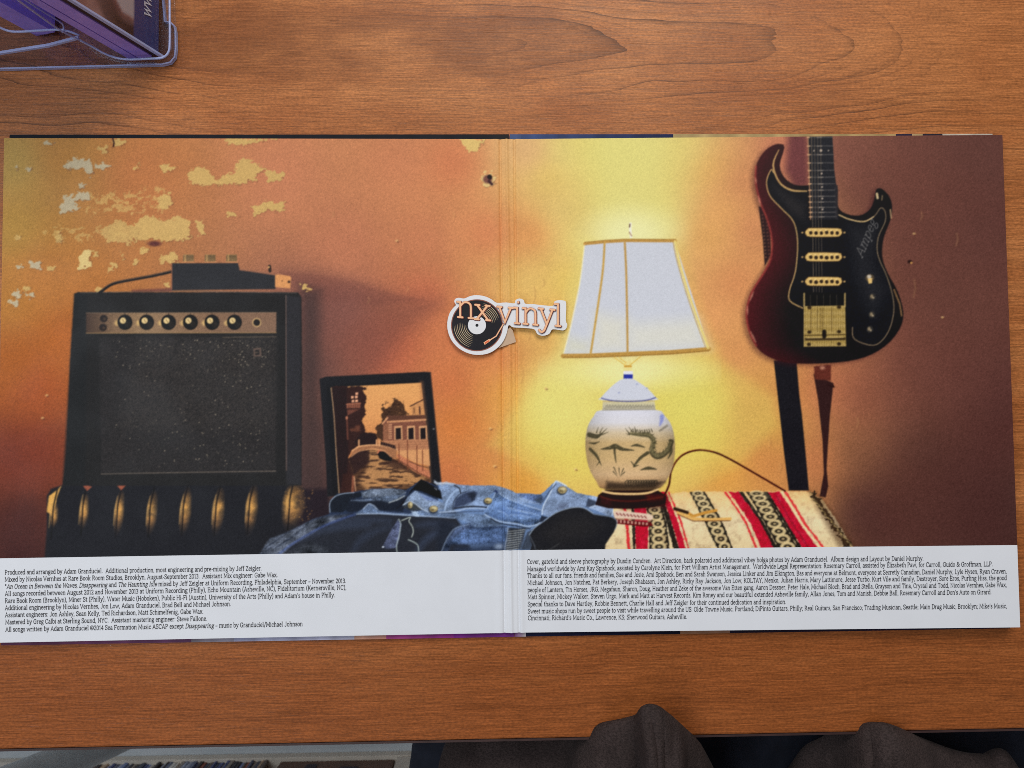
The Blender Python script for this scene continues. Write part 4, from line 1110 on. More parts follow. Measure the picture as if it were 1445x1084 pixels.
# ------------------------------------------------------------------ a small slab-serif stroke alphabet (x-height 5)
G = {
 'a': (4.6, "c .8,3.9 1.6,4.9 2.8,4.8 3.5,3.9 3.5,2.5;l 3.5,3 3.5,.9 3.9,.2 4.6,.2;c 3.5,2.8 1.9,2.6 .7,1.9 .7,.6 1.7,.1 2.8,.5 3.5,1.5"),
 'b': (5.0, "l .1,7.4 1,7.4 1,.1;c 1,3.6 1.8,4.6 3,4.9 4.2,4.1 4.5,2.5 4.1,.9 3,.1 1.8,.3 1,1.4"),
 'c': (4.3, "c 3.8,3.5 3.6,4.4 2.6,4.9 1.2,4.3 .6,2.5 1.2,.7 2.5,.1 3.9,.9"),
 'd': (5.1, "l 3.2,7.4 4.1,7.4 4.1,.2 5,.2;c 4.1,3.6 3.2,4.7 2.2,4.9 .9,4.1 .6,2.5 .9,.8 2.1,.1 3.2,.4 4.1,1.4"),
 'e': (4.4, "l .7,2.7 3.8,2.7;c 3.8,2.7 3.6,4.3 2.4,4.9 1.1,4.3 .6,2.5 1.1,.7 2.5,.1 3.9,.9"),
 'f': (3.0, "c 3.3,7 2.6,7.4 1.8,7.1 1.4,6.2 1.4,5;l 1.4,5 1.4,0;l .2,4.7 2.8,4.7;s 1.4,0"),
 'g': (4.8, "c 2.3,4.9 1.1,4.5 .8,3.4 1.2,2.3 2.3,2 3.4,2.4 3.8,3.5 3.4,4.5 2.3,4.9;l 3.3,4.5 4.7,4.9;c 1.3,2.2 .9,1.4 1.5,.7 3.1,.5 4.2,-.2 4.1,-1.4 2.8,-2.2 1.1,-2 .5,-1.2 .9,-.2 1.6,.4"),
 'h': (5.3, "l .1,7.4 1,7.4 1,0;c 1,3.5 2,4.7 3,4.9 4,4.3 4.2,3.2;l 4.2,3.2 4.2,0;s 1,0;s 4.2,0"),
 'i': (2.3, "l .1,4.8 1.1,4.8 1.1,0;s 1.1,0;p 1.05,6.9"),
 'j': (2.3, "l .1,4.8 1.2,4.8 1.2,-1;c 1.2,-1 .9,-2 -.3,-2.2;p 1.1,6.9"),
 'k': (5.0, "l .1,7.4 1,7.4 1,0;l 4.1,4.8 1,2;l 2.1,3 4.2,0;s 1,0;s 4.2,0;s 3.9,4.8"),
 'l': (2.4, "l .1,7.4 1.1,7.4 1.1,0;s 1.1,0"),
 'm': (8.0, "l .1,4.8 1,4.8 1,0;c 1,3.5 1.9,4.7 2.8,4.9 3.8,4.3 3.9,3.2;l 3.9,3.2 3.9,0;c 3.9,3.5 4.8,4.7 5.7,4.9 6.7,4.3 6.8,3.2;l 6.8,3.2 6.8,0;s 1,0;s 3.9,0;s 6.8,0"),
 'n': (5.3, "l .1,4.8 1,4.8 1,0;c 1,3.5 2,4.7 3,4.9 4,4.3 4.2,3.2;l 4.2,3.2 4.2,0;s 1,0;s 4.2,0"),
 'o': (4.8, "c 2.4,4.9 1.1,4.3 .6,2.5 1.1,.7 2.4,.1 3.7,.7 4.2,2.5 3.7,4.3 2.4,4.9"),
 'p': (5.1, "l .1,4.8 1,4.8 1,-2.2;c 1,3.5 1.8,4.6 3,4.9 4.2,4.1 4.5,2.5 4.1,.9 3,.1 1.8,.3 1,1.4;s 1,-2.2"),
 'q': (5.0, "l 4.1,4.9 4.1,-2.2;c 4.1,3.6 3.2,4.7 2.2,4.9 .9,4.1 .6,2.5 .9,.8 2.1,.1 3.2,.4 4.1,1.4;s 4.1,-2.2"),
 'r': (3.7, "l .1,4.8 1,4.8 1,0;c 1,3.3 1.8,4.5 2.8,4.9 3.5,4.5;s 1.1,0"),
 's': (3.8, "c 3.2,3.7 2.9,4.6 2,4.9 .9,4.5 .8,3.4 1.9,2.7 3.2,2 3.2,.7 2.1,.1 1,.3 .6,1.3"),
 't': (3.1, "c 1.3,6.4 1.3,3 1.4,.8 2.2,.1 3,.5;l .1,4.7 2.8,4.7"),
 'u': (5.3, "l .1,4.8 1,4.8 1,1.8;c 1,1.8 1.2,.5 2.2,.1 3.2,.4 4.1,1.5;l 3.3,4.8 4.1,4.8 4.1,.2 5,.2"),
 'v': (4.9, "l .6,4.8 2.4,.1 4.3,4.8;s .6,4.8;s 4.3,4.8"),
 'w': (7.2, "l .6,4.8 2.1,.1 3.6,4.6 5.1,.1 6.6,4.8;s .6,4.8;s 6.6,4.8"),
 'x': (4.9, "l .7,4.8 4.3,0;l 4.1,4.8 .6,0;s .8,4.8;s 4.1,4.8;s .6,0;s 4.3,0"),
 'y': (4.9, "l .6,4.8 2.5,.3;c 4.3,4.8 2.5,.3 1.6,-1.7 .7,-2.2 .1,-1.6;s .6,4.8;s 4.3,4.8"),
 'z': (4.2, "l .6,3.6 .6,4.8 3.6,4.8 .5,.1 3.7,.1 3.7,1.3"),
 'A': (6.4, "l .6,0 3.1,7.1 5.7,0;l 1.6,2.4 4.7,2.4;s .6,0;s 5.7,0"),
 'B': (5.8, "l 1.1,7 1.1,0;c .3,7 3.2,7 4.6,5.5 3.3,3.8 1.1,3.7;c 1.1,3.7 3.6,3.7 5.1,1.9 3.7,0 .3,0"),
 'C': (6.0, "c 5.2,5.2 4.6,6.6 3.3,7.1 1.3,6 .6,3.5 1.3,1 3.3,0 5.3,1.2;l 5.2,5 5.2,6.9"),
 'D': (6.5, "l 1.2,7 1.2,0;c .3,7 3,7 5.2,5.8 5.9,3.5 5.2,1.2 3,0 .3,0"),
 'E': (5.7, "l .3,7 5,7 5,5.6;l 1.2,7 1.2,0;l .3,0 5.2,0 5.2,1.5;l 1.2,3.7 3.8,3.7;l 3.8,4.4 3.8,2.9"),
 'F': (5.4, "l .3,7 5,7 5,5.6;l 1.2,7 1.2,0;l 1.2,3.6 3.8,3.6;l 3.8,4.3 3.8,2.8;s 1.2,0"),
 'G': (6.4, "c 5.2,5.3 4.6,6.6 3.3,7.1 1.3,6 .6,3.5 1.3,1 3.3,0 5.3,1;l 5.3,.2 5.3,3.1;l 3.9,3.1 6.1,3.1;l 5.2,5 5.2,6.9"),
 'H': (6.9, "l 1.2,7 1.2,0;l 5.6,7 5.6,0;l 1.2,3.6 5.6,3.6;s 1.2,7;s 1.2,0;s 5.6,7;s 5.6,0"),
 'I': (2.6, "l 1.3,7 1.3,0;s 1.3,7;s 1.3,0"),
 'J': (4.6, "l 3.2,7 3.2,2;c 3.2,2 3,.4 1.7,0 .4,.9;s 3.2,7"),
 'K': (6.3, "l 1.2,7 1.2,0;l 5.3,7 1.2,2.9;l 2.6,4.1 5.4,0;s 1.2,7;s 1.2,0;s 5.1,7;s 5.5,0"),
 'L': (5.3, "l 1.2,7 1.2,0;l .3,0 4.9,0 4.9,1.7;s 1.2,7"),
 'M': (8.0, "l .9,0 1.3,7 4,1.2 6.7,7 7,0;s .9,0;s 7,0;l .4,7 1.3,7;l 6.7,7 7.6,7"),
 'N': (6.8, "l 1.2,0 1.2,7 5.5,.1 5.5,7;s 1.2,0;s 5.5,7;l .4,7 1.2,7"),
 'O': (6.6, "c 3.3,7.1 1.3,6.1 .6,3.5 1.3,.9 3.3,-.1 5.3,.9 6,3.5 5.3,6.1 3.3,7.1"),
 'P': (5.5, "l 1.2,7 1.2,0;c .3,7 3.3,7 4.9,5.2 3.4,3.4 1.2,3.3;s 1.2,0"),
 'R': (6.1, "l 1.2,7 1.2,0;c .3,7 3.2,7 4.7,5.3 3.3,3.6 1.2,3.5;l 3,3.5 5.2,0 6,0;s 1.2,0"),
 'S': (5.1, "c 4.3,5.4 3.8,6.7 2.5,7.1 .9,6.4 .8,4.7 2.5,3.6 4.4,2.6 4.3,.8 2.5,-.1 1.2,.3 .6,1.8;l 4.4,5.2 4.4,6.9;l .6,.1 .6,1.8"),
 'T': (5.8, "l .6,5.4 .6,7 5.2,7 5.2,5.4;l 2.9,7 2.9,0;s 2.9,0"),
 'U': (6.7, "l 1.2,7 1.2,2.3;c 1.2,2.3 1.7,.5 3.4,-.1 5,.5 5.5,2.3;l 5.5,2.3 5.5,7;s 1.2,7;s 5.5,7"),
 'V': (6.3, "l .6,7 3.1,.1 5.7,7;s .6,7;s 5.7,7"),
 'W': (9.0, "l .6,7 2.5,.1 4.5,6.8 6.5,.1 8.4,7;s .6,7;s 8.4,7"),
 'X': (6.0, "l .8,7 5.2,0;l 5.2,7 .8,0;s .8,7;s 5.2,7;s .8,0;s 5.2,0"),
 'Y': (6.0, "l .6,7 3,3.4 5.4,7;l 3,3.4 3,0;s .6,7;s 5.4,7;s 3,0"),
 'Z': (5.4, "l .7,5.4 .7,7 4.7,7 .5,0 4.9,0 4.9,1.6"),
 '0': (4.9, "c 2.4,6.8 1.1,5.9 .6,3.4 1.1,.8 2.4,0 3.8,.8 4.3,3.4 3.8,5.9 2.4,6.8"),
 '1': (3.4, "l .5,5.6 1.8,6.8 1.8,0;s 1.8,0"),
 '2': (4.7, "c .7,5.2 1.2,6.5 2.3,6.8 3.6,6.2 3.7,4.6 2.4,2.6 .6,.1;l .6,.1 4.1,.1 4.1,1.2"),
 '3': (4.5, "c .7,5.8 1.6,6.7 3,6.4 3.6,5.1 2.8,3.8 1.5,3.6;c 1.5,3.6 3.3,3.5 3.9,1.9 3,.3 1.7,0 .5,.8"),
 '4': (4.9, "l 3.4,0 3.4,6.8 .5,2 4.6,2;s 3.4,0"),
 '.': (1.8, "p .9,.35"), ',': (1.9, "p .9,.35;l 1.1,.3 .6,-1.2"), ':': (1.9, "p .9,.4;p .9,4.2"), ';': (2.0, "p .9,4.2;p .9,.35;l 1.1,.3 .6,-1.2"),
 '(': (2.8, "c 2.4,7.8 1.1,5.6 .8,3.2 1.1,.6 2.4,-1.6"), ')': (2.8, "c .4,7.8 1.7,5.6 2,3.2 1.7,.6 .4,-1.6"),
 '-': (3.0, "l .4,2.6 2.6,2.6"), '\u2013': (4.6, "l .3,2.6 4.3,2.6"), '/': (3.6, "l .3,-1 3.3,7.8"), "'": (1.6, "l .9,7.3 .7,5.4"),
 '*': (3.0, "l 1.5,7.4 1.5,4.6;l .4,6.7 2.6,5.3;l .4,5.3 2.6,6.7"),
 '&': (6.6, "c 5.8,3.6 5,1.4 3,0 1.2,.1 .6,1.7 1.8,3.2 3.6,4.8 3.8,6.2 2.7,7 1.6,6.2 2.2,4.6 4,1.8 6.2,.1;l 5,3.7 6.5,3.7"),
 '\u00a9': (7.0, "c 3.5,7 1.1,5.8 .3,3.5 1.1,1.2 3.5,0 5.9,1.2 6.7,3.5 5.9,5.8 3.5,7;c 4.8,4.6 3.6,5.2 2.3,4.4 2,3.5 2.3,2.5 3.6,1.8 4.8,2.4"),
 ' ': (2.3, ""),
}
_gcache = {}


def glyph(c, n=3):
    if (c, n) not in _gcache:
        adv, src = G[c]
        out = []
        for part in filter(None, src.split(';')):
            k, *ps = part.split()
            pts = [tuple(float(v) for v in p.split(',')) for p in ps]
            if k == 'c':
                out.append([tuple(p) for p in catmull(pts, n)])
            elif k == 'l':
                out.append(pts)
            elif k == 's':
                (x, y), = pts
                out.append([(x - .68, y), (x + .68, y)])
            else:
                (x, y), = pts
                out.append([(x - .08, y - .3), (x + .08, y + .3)])
        _gcache[(c, n)] = (adv, out)
    return _gcache[(c, n)]


def text_strokes(txt, italic=0.0, n=3):
    """strokes of a line of text in alphabet units; ~ switches italics on and off"""
    x, on, out = 0.0, False, []
    for c in txt:
        if c == '~':
            on = not on
            continue
        adv, ss = glyph(c, n)
        sl_ = italic + (.2 if on else 0)
        for s_ in ss:
            out.append([(x + px + sl_ * py, py) for px, py in s_])
        x += adv + .4
    return x, out


def strokes_mesh(strokes, w, mapf, caps=0):
    """flat pen strokes, one mitred ribbon each; mapf(2-d points, small height steps) -> 3-d points"""
    p2, fs, zs = [], [], []
    for si, s_ in enumerate(strokes):
        q = [np.array(s_[0], float)]
        for p in s_[1:]:
            if math.hypot(p[0] - q[-1][0], p[1] - q[-1][1]) > 1e-4:
                q.append(np.array(p, float))
        if len(q) < 2:
            continue
        closed = len(q) > 3 and np.hypot(*(q[0] - q[-1])) < 1e-3
        d = [(b - a) / np.hypot(*(b - a)) for a, b in zip(q, q[1:])]
        if not closed:
            e = w * (.12 if not caps else .0)
            q[0], q[-1] = q[0] - d[0] * e, q[-1] + d[-1] * e
        k = len(p2)
        for i, c in enumerate(q):
            a = d[i - 1] if i > 0 else (d[-1] if closed else d[0])
            b = d[i] if i < len(d) else (d[0] if closed else d[-1])
            n = np.array((-a[1] - b[1], a[0] + b[0]))
            L = np.hypot(*n)
            n = n / L if L > 1e-6 else np.array((-a[1], a[0]))
            m = min(2.2, 1 / max(.3, abs(n[0] * -a[1] + n[1] * a[0])))
            p2 += [tuple(c + n * w / 2 * m), tuple(c - n * w / 2 * m)]
        fs += [(k + 2 * i, k + 2 * i + 1, k + 2 * i + 3, k + 2 * i + 2) for i in range(len(q) - 1)]
        if caps and not closed:
            for c, t, ends in ((q[0], -d[0], (k + 1, k)), (q[-1], d[-1], (len(p2) - 2, len(p2) - 1))):
                a0 = math.atan2(t[1], t[0])
                m = len(p2)
                n_ = 5
                p2 += [tuple(c + w / 2 * np.array((math.cos(a0 + math.pi * (.5 - (j + 1) / (n_ + 1))), math.sin(a0 + math.pi * (.5 - (j + 1) / (n_ + 1)))))) for j in range(n_)]
                fs.append((ends[0],) + tuple(range(m, m + n_)) + (ends[1],))
        zs += [si] * (len(p2) - len(zs))
    return mapf(p2, np.array(zs)), fs
# script lettering on the guitar's front
adv_, ss_ = text_strokes("Ampeg", .42, 4)
p0_, p1_ = np.array(G_(592, 556)[0]), np.array(G_(655, 400)[0])
dx_ = (p1_ - p0_) / adv_
up_ = np.array((dx_[1], -dx_[0])) * .95
for s_ in ss_:
    stroke([tuple(p0_ + dx_ * x + up_ * y) for x, y in s_], .8, (150, 146, 142), 1.0, .7)

# film grain, then clip
for _ in range(2):   # dot gain of the print: ink edges are a little soft
    img[1:-1] = img[1:-1] * .6 + (img[:-2] + img[2:]) * .2
    img[:, 1:-1] = img[:, 1:-1] * .6 + (img[:, :-2] + img[:, 2:]) * .2
lum_ = img.mean(-1)
img *= (1 + np.interp(lum_, [.1, .45, .8, .9], [.06, .044, .014, .006]).astype(np.float32) * GRAIN)[..., None]
np.clip(img, 0.03, 1, out=img)
INK_LIN = np.minimum(np.maximum(lin(img) - INK_BLACK, .0025) * INK_GAIN * np.interp(GY, [195, 775], [.88, 1.08])[..., None], .93).astype(np.float32)  # ink lightened towards the bottom to even out lamp falloff in its colour


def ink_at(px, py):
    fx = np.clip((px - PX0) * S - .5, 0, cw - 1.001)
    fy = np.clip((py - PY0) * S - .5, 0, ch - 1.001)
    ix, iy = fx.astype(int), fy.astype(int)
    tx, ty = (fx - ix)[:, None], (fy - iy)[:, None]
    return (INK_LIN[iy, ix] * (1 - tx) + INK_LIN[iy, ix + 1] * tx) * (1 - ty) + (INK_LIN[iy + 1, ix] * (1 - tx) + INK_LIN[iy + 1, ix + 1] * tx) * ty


# ------------------------------------------------------------------ materials
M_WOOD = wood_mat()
M_PRINT = attr_mat('printed_card', .48, .17, .0001)
M_CARD = plain('card_board', (.62, .58, .52, 1), .7, .08, 80)
M_PAPER = plain('white_paper', PAPER, .5, .015, 40, .35, .00006)
M_INK = plain('black_ink', (.022, .022, .028, 1), .55, .2, 300, .3)
M_EDGE = plain('dark_edge_band', (.045, .022, .020, 1), .45, .2, 90)


def with_ink(name, vs, fs, cols, mat, parent=None, smooth=True):
    """mesh with a colour per vertex"""
    me = bpy.data.meshes.new(name)
    vs = np.asarray(vs, np.float32)
    fs = np.asarray(fs, np.int32)
    me.vertices.add(len(vs))
    me.vertices.foreach_set('co', vs.ravel())
    k = fs.shape[1]
    me.loops.add(fs.size)
    me.loops.foreach_set('vertex_index', fs.ravel())
    me.polygons.add(len(fs))
    me.polygons.foreach_set('loop_start', np.arange(0, fs.size, k, dtype=np.int32))
    if smooth:
        me.polygons.foreach_set('use_smooth', np.ones(len(fs), bool))
    me.update(calc_edges=True)
    at_ = me.attributes.new('ink', 'FLOAT_COLOR', 'POINT')
    at_.data.foreach_set('color', np.concatenate([cols, np.ones((len(cols), 1))], 1).astype(np.float32).ravel())
    return link(name, me, mat, parent)


def grid_faces(nu, nv):
    i, j = np.meshgrid(np.arange(nu - 1), np.arange(nv - 1))
    a = (j * nu + i).ravel()
    return np.stack([a, a + 1, a + 1 + nu, a + nu], 1)


# ------------------------------------------------------------------ the desk
desk = thing('wooden_desk', 'wide cherry brown wooden desk with a large oval grain figure under the open sleeve', 'desk', (0, 0, 0))
YF = -.2262
bm = bmesh.new()
bm_box(bm, (-.72, YF + .0016, -.026), (.74, .62, 0))
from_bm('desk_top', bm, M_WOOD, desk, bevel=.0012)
box('edge_band', (-.72, YF, -.0255), (.74, YF + .0014, -.0007), M_EDGE, desk)
M_STEEL = plain('grey_steel', (.50, .56, .59, 1), .45, .06, 30)
for x in (-.66, .68):
    for y in (.56,):
        prism('leg', [Vector((x + .02 * math.cos(t * math.pi / 8), y + .02 * math.sin(t * math.pi / 8), 0)) for t in range(16)], -.748, -.0265, M_STEEL, desk)

# ------------------------------------------------------------------ the open record sleeve
HH, PWD, HB, VS = .00603, .31328, .1575, -.1060
ZL, ZR, ZH = .00573, .00959, .0030
sleeve = thing('record_sleeve', 'open gatefold record sleeve with an orange still life print above white credit margins', 'record sleeve', (0, 0, 0))


def sheet_z(u, v=0):
    u = np.asarray(u, float)
    v = np.asarray(v, float)
    z = np.where(u < -HH, ZH + (ZL - ZH) * (-HH - u) / PWD, np.where(u > HH, ZH + (ZR - ZH) * (u - HH) / PWD, ZH))
    wv = .0004 * np.sin(v * 23 + 1)
    for c, w, h in ((-HH + .0002, .0008, -.00075), (-.0012 + wv, .0011, .00075), (.0034, .0007, -.00070), (.0052, .0016, .00040), (-.0088, .0022, .00030)):
        z = z + h * np.exp(-((u - c) / w) ** 2)
    bow = np.clip((np.abs(u) - HH) / PWD, 0, 1)
    return z + .0007 * bow * (1 - bow) * np.sin(v * 9 + u * 5)


def on_sheet(pts, lift):
    """measured photo points -> points on the sheet, lifted a little"""
    p = np.asarray(pts, float)
    d = np.stack([(p[:, 0] - 722.5) / FPX, -(p[:, 1] - 542) / FPX, -np.ones(len(p))], 1) @ CAM_M.T
    z = np.full(len(p), .005)
    for _ in range(4):
        q = CAM_LOC + d * ((z - CAM_LOC[2]) / d[:, 2])[:, None]
        z = sheet_z(q[:, 0], q[:, 1]) + lift
    return CAM_LOC + d * ((z - CAM_LOC[2]) / d[:, 2])[:, None]


def sheet(name, us, vs_, mat, parent, ink=None, lift=.0002):
    U, V = np.meshgrid(us, vs_)
    P = np.stack([U.ravel(), V.ravel(), sheet_z(U, V).ravel() + lift], 1)
    if ink is None:
        o = from_lists(name, P, [tuple(f) for f in grid_faces(len(us), len(vs_))], mat, parent, True)
    else:
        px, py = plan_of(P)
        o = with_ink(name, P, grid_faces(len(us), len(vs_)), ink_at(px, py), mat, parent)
    return o


STEP = .00050
hinge_u = np.linspace(-HH, HH, 38)
vs_pic = np.linspace(VS, HB, int((HB - VS) / STEP))
vs_mar = np.linspace(-HB, VS, 24)
left_u = np.concatenate([np.linspace(-HH - PWD, -HH - .012, int((PWD - .012) / STEP))[:-1], np.linspace(-HH - .012, -HH, 26)])
right_u = np.linspace(HH, HH + PWD, int(PWD / STEP))
coarse_l = np.concatenate([np.linspace(-HH - PWD, -HH - .012, 40)[:-1], np.linspace(-HH - .012, -HH, 26)])
coarse_r = np.concatenate([np.linspace(HH, HH + .012, 26), np.linspace(HH + .012, HH + PWD, 40)[1:]])
for nm, u0, u1, fu, cu in (('left', -HH - PWD, -HH, left_u, coarse_l), ('hinge', -HH, HH, hinge_u, hinge_u), ('right', HH, HH + PWD, right_u, coarse_r)):
    edge = np.array([u0, u1])
    part = 'spine' if nm == 'hinge' else 'cover_panel'
    # the board that carries the sheet
    z_ = sheet_z(np.array([u0 + (1e-9 if nm == 'right' else -1e-9 if nm == 'left' else .0001), u1]))
    za, zb = {'left': (ZL, ZH), 'hinge': (ZH, ZH), 'right': (ZH, ZR)}[nm]
    low = .0009
    vs8 = [(u0, -HB, za - low), (u1, -HB, zb - low), (u1, HB, zb - low), (u0, HB, za - low)]
    vs8 += [(x, y, z + low - .0006) for x, y, z in vs8]
    brd = from_lists(part, vs8, [(3, 2, 1, 0), (4, 5, 6, 7), (0, 1, 5, 4), (1, 2, 6, 5), (2, 3, 7, 6), (3, 0, 4, 7)], M_CARD, sleeve)
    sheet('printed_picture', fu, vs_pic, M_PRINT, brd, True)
    mar = sheet('credits_margin', cu, vs_mar, M_PAPER, brd)
    if nm == 'left':
        margin_l = mar
    elif nm == 'right':
        margin_r = mar

# outer faces of the two pockets: their printed edges show past the inner sheet, above and below
M_OUTER = attr_mat('printed_outer_card', .5, .12)


def outer(parent_name, u0, u1, top, bot):

    def quad(vs_, fs_, cl, x0, x1, y0, y1, c0, c1):
        k = len(vs_)
        n = max(2, int((x1 - x0) / .004))
        for i in range(n + 1):
            t = i / n
            x = x0 + (x1 - x0) * t
            c = (np.array(c0) * (1 - t) + np.array(c1) * t) * (1 + .12 * math.sin(x * 900) * math.sin(x * 391 + 2))
            for y in (y0, y1):
                vs_.append((x, y, .0016))
                cl.append(lin(np.clip(c * .86, 0, 255) / 255.))
        for i in range(n):
            a = k + 2 * i
            fs_.append((a, a + 2, a + 3, a + 1))
    yt, yb = HB + .0038, -HB - .0030
    brd_ = box('outer_cover', (u0, yb, .0005), (u1, yt, .00145), M_CARD, sleeve)
    for segs, y0, y1 in ((top, .10, yt), (bot, yb, -.10)):
        vs_, fs_, cl = [], [], []
        for xa, xb, c0, c1 in segs:
            x0, x1 = at(xa, 190 if y1 == yt else 895, .0016)[0], at(xb, 190 if y1 == yt else 895, .0016)[0]
            if min(u1, x1) > max(u0, x0):
                quad(vs_, fs_, cl, max(u0, x0), min(u1, x1), y0, y1, c0, c1)
        with_ink('outer_print', np.array(vs_), np.array(fs_), np.array(cl), M_OUTER, brd_)


NAVY = (22, 26, 36)
outer('left', -HH - PWD + .0005, 0.0,
      [(-20, 700, NAVY, (26, 28, 36)), (700, 724, (30, 30, 34), (30, 30, 34)), (724, 760, (88, 112, 166), (88, 112, 166))],
      [(-30, 120, (110, 62, 92), (126, 70, 104)), (120, 270, (130, 72, 112), (118, 74, 112)), (270, 330, (150, 138, 150), (168, 164, 182)), (330, 500, (186, 188, 222), (204, 204, 228)), (500, 545, (222, 172, 146), (214, 150, 134)), (545, 640, (176, 76, 140), (150, 52, 140)), (640, 760, (128, 44, 140), (112, 50, 130))])
outer('right', 0.0005, HH + PWD - .0008,
      [(700, 735, (74, 94, 138), (80, 100, 146)), (735, 950, (70, 90, 138), (34, 44, 84)), (950, 1264, (204, 178, 122), (196, 164, 110)), (1264, 1287, (50, 42, 66), (50, 42, 66)), (1287, 1302, (202, 172, 124), (202, 172, 124)), (1302, 1330, (48, 42, 58), (48, 42, 58)), (1330, 1450, (216, 204, 186), (222, 214, 200))],
      [(700, 742, (120, 70, 130), (216, 208, 212)), (742, 960, (24, 28, 58), (18, 20, 40)), (960, 1030, (176, 128, 98), (150, 108, 86)), (1030, 1450, (34, 26, 44), (42, 36, 62))])

# the credits, line by line
LEFT = [("Produced and arranged by Adam Granduciel.  Additional production, most engineering and pre-mixing by Jeff Zeigler.", 6.6, 810.9, 369.5, 805.0),
        ("Mixed by Nicolas Vernhes at Rare Book Room Studios, Brooklyn, August-September 2013.  Assistant Mix engineer: Gabe Wax.", 6.6, 820.9, 392, 814.3),
        ("*~An Ocean in Between the Waves, Disappearing~ and ~The Haunting Idle~ mixed by Jeff Zeigler at Uniform Recording, Philadelphia, September \u2013 November 2013.", 6.9, 830.9, 488.6, 822.6),
        ("All songs recorded between August 2012 and November 2013 at Uniform Recording (Philly), Echo Mountain (Asheville, NC), Fidelitorium (Kernersville, NC),", 6.9, 841, 489, 832),
        ("Rare Book Room (Brooklyn), Miner St (Philly), Water Music (Hoboken), Public Hi-Fi (Austin), University of the Arts (Philly) and Adam's house in Philly.", 6.9, 851, 473, 842.7),
        ("Additional engineering by Nicolas Vernhes, Jon Low, Adam Granduciel, Brad Bell and Michael Johnson.", 6.9, 861, 326, 855.2),
        ("Assistant engineers: Jon Ashley, Sean Kelly, Ted Richardson, Matt Schimelfenig, Gabe Wax.", 7, 871, 287.2, 865.9),
        ("Mastered by Greg Calbi at Sterling Sound, NYC.  Assistant mastering engineer: Steve Fallone.", 7.4, 881.1, 292.4, 875.9),
        ("All songs written by Adam Granduciel \u00a92014 Sea Formation Music ASCAP except ~Disappearing~ \u2013 music by Granduciel/Michael Johnson", 7.6, 891.5, 427.3, 883.5)]
RIGHT = [("Cover, gatefold and sleeve photography by Dusdin Condren.  Art Direction, back polaroid and additional vibey holga photos by Adam Granduciel.  Album design and Layout by Daniel Murphy.", 743.7, 795.8, 1303.5, 791.2),
         ("Managed worldwide by Ami Kay Spishock, assisted by Carolyne Klein, for Fort William Artist Management.  Worldwide Legal Representation: Rosemary Carroll, assisted by Elizabeth Paw, for Carroll, Guido & Groffman, LLP.", 743.9, 806, 1401.3, 799),
         ("Thanks to all our fans, friends and families, Sue and Josie, Ami Spishock, Ben and Sarah Swanson, Jessica Linker and Jim Elkington, Bas and everyone at Belmont, everyone at Secretly Canadian, Daniel Murphy, Lyle Hysen, Ryan Craven,", 744.1, 815.5, 1421, 809.2),
         ("Michael Johnson, Jon Natchez, Pat Berkery, Joseph Shabason, Jon Ashley, Ricky Ray Jackson, Jon Low, KOLTAY, Menko, Julian Harris, Mary Lattimore, Jesse Turbo, Kurt Vile and family, Destroyer, Sore Eros, Purling Hiss, the good", 744.3, 825.5, 1421, 818.5),
         ("people of Lantern, Tin Horses, JRG, Megafaun, Sharon, Doug, Heather and Zeke of the awesome Van Etten gang, Aaron Dessner, Peter Hale, Michael Bloch, Brad and Stella, Grayson and Tina, Crystal and Todd, Nicolas Vernhes, Gabe Wax,", 744.5, 835.7, 1421, 828.3),
         ("Matt Spinner, Mickey Walker, Steven Urgo, Mark and Matt at Harvest Records, Kim Roney and our beautiful extended Asheville family, Allan Jones, Tom and Manish, Debbie Ball, Rosemary Carroll and Don's Auto on Girard.", 744.6, 845.5, 1399.5, 838.5),
         ("Special thanks to Dave Hartley, Robbie Bennett, Charlie Hall and Jeff Zeigler for their continued dedication and inspiration.", 744.7, 855.7, 1109.6, 852.3),
         ("Sweet music shops run by sweet people to visit while travelling around the US: Olde Towne Music, Portland; DiPinto Guitars, Philly; Real Guitars, San Francisco; Trading Musician, Seattle; Main Drag Music, Brooklyn; Mike's Music,", 744.8, 865.7, 1421.5, 858.2),
         ("Cincinnati; Richard's Music Co., Lawrence, KS; Sherwood Guitars, Asheville.", 745, 875.2, 969.8, 873.3)]
for lines, par in ((LEFT, margin_l), (RIGHT, margin_r)):
    for txt, x0, y0, x1, y1 in lines:
        adv, ss = text_strokes(txt, .0, 2)
        dx, dy = (x1 - x0) / adv, (y1 - y0) / adv
        hs = .88

        def mapf(p2, zs):
            p = np.asarray(p2)
            q = np.stack([x0 + dx * p[:, 0], y0 + dy * p[:, 0] - hs * p[:, 1]], 1)
            return on_sheet(q, .0003 + (zs % 9) * .000012)
        vs_, fs_ = strokes_mesh(ss, TEXT_W, mapf)
        from_lists('text_line', vs_, fs_, M_INK, par)

# ------------------------------------------------------------------ the die-cut shop sticker
stk = thing('die_cut_sticker', 'die-cut white sticker with a black record and peach lettering propped on the sleeve fold', 'sticker', (0, 0, 0))
K_ = frame(600, 390, 6.283)
ZS = .0062
M_WHITE = plain('sticker_vinyl', (.80, .80, .82, 1), .35, .02, 60, .5)
M_BLACK = plain('sticker_black', (.016, .015, .019, 1), .42, .1, 200, .2)
M_CREAM = plain('sticker_cream', srgb(214, 190, 150), .45, .05, 100)
M_RUST = plain('sticker_rust', srgb(140, 78, 58), .45, .08, 100)
M_PEACH = plain('sticker_peach', srgb(246, 190, 146), .42, .05, 100)
M_SHADE = plain('sticker_maroon', srgb(92, 38, 40), .42, .05, 100)
M_ORNG = plain('sticker_orange', srgb(226, 102, 60), .42, .05, 100)
M_OUTL = plain('sticker_outline', srgb(186, 92, 60), .42, .05, 100)
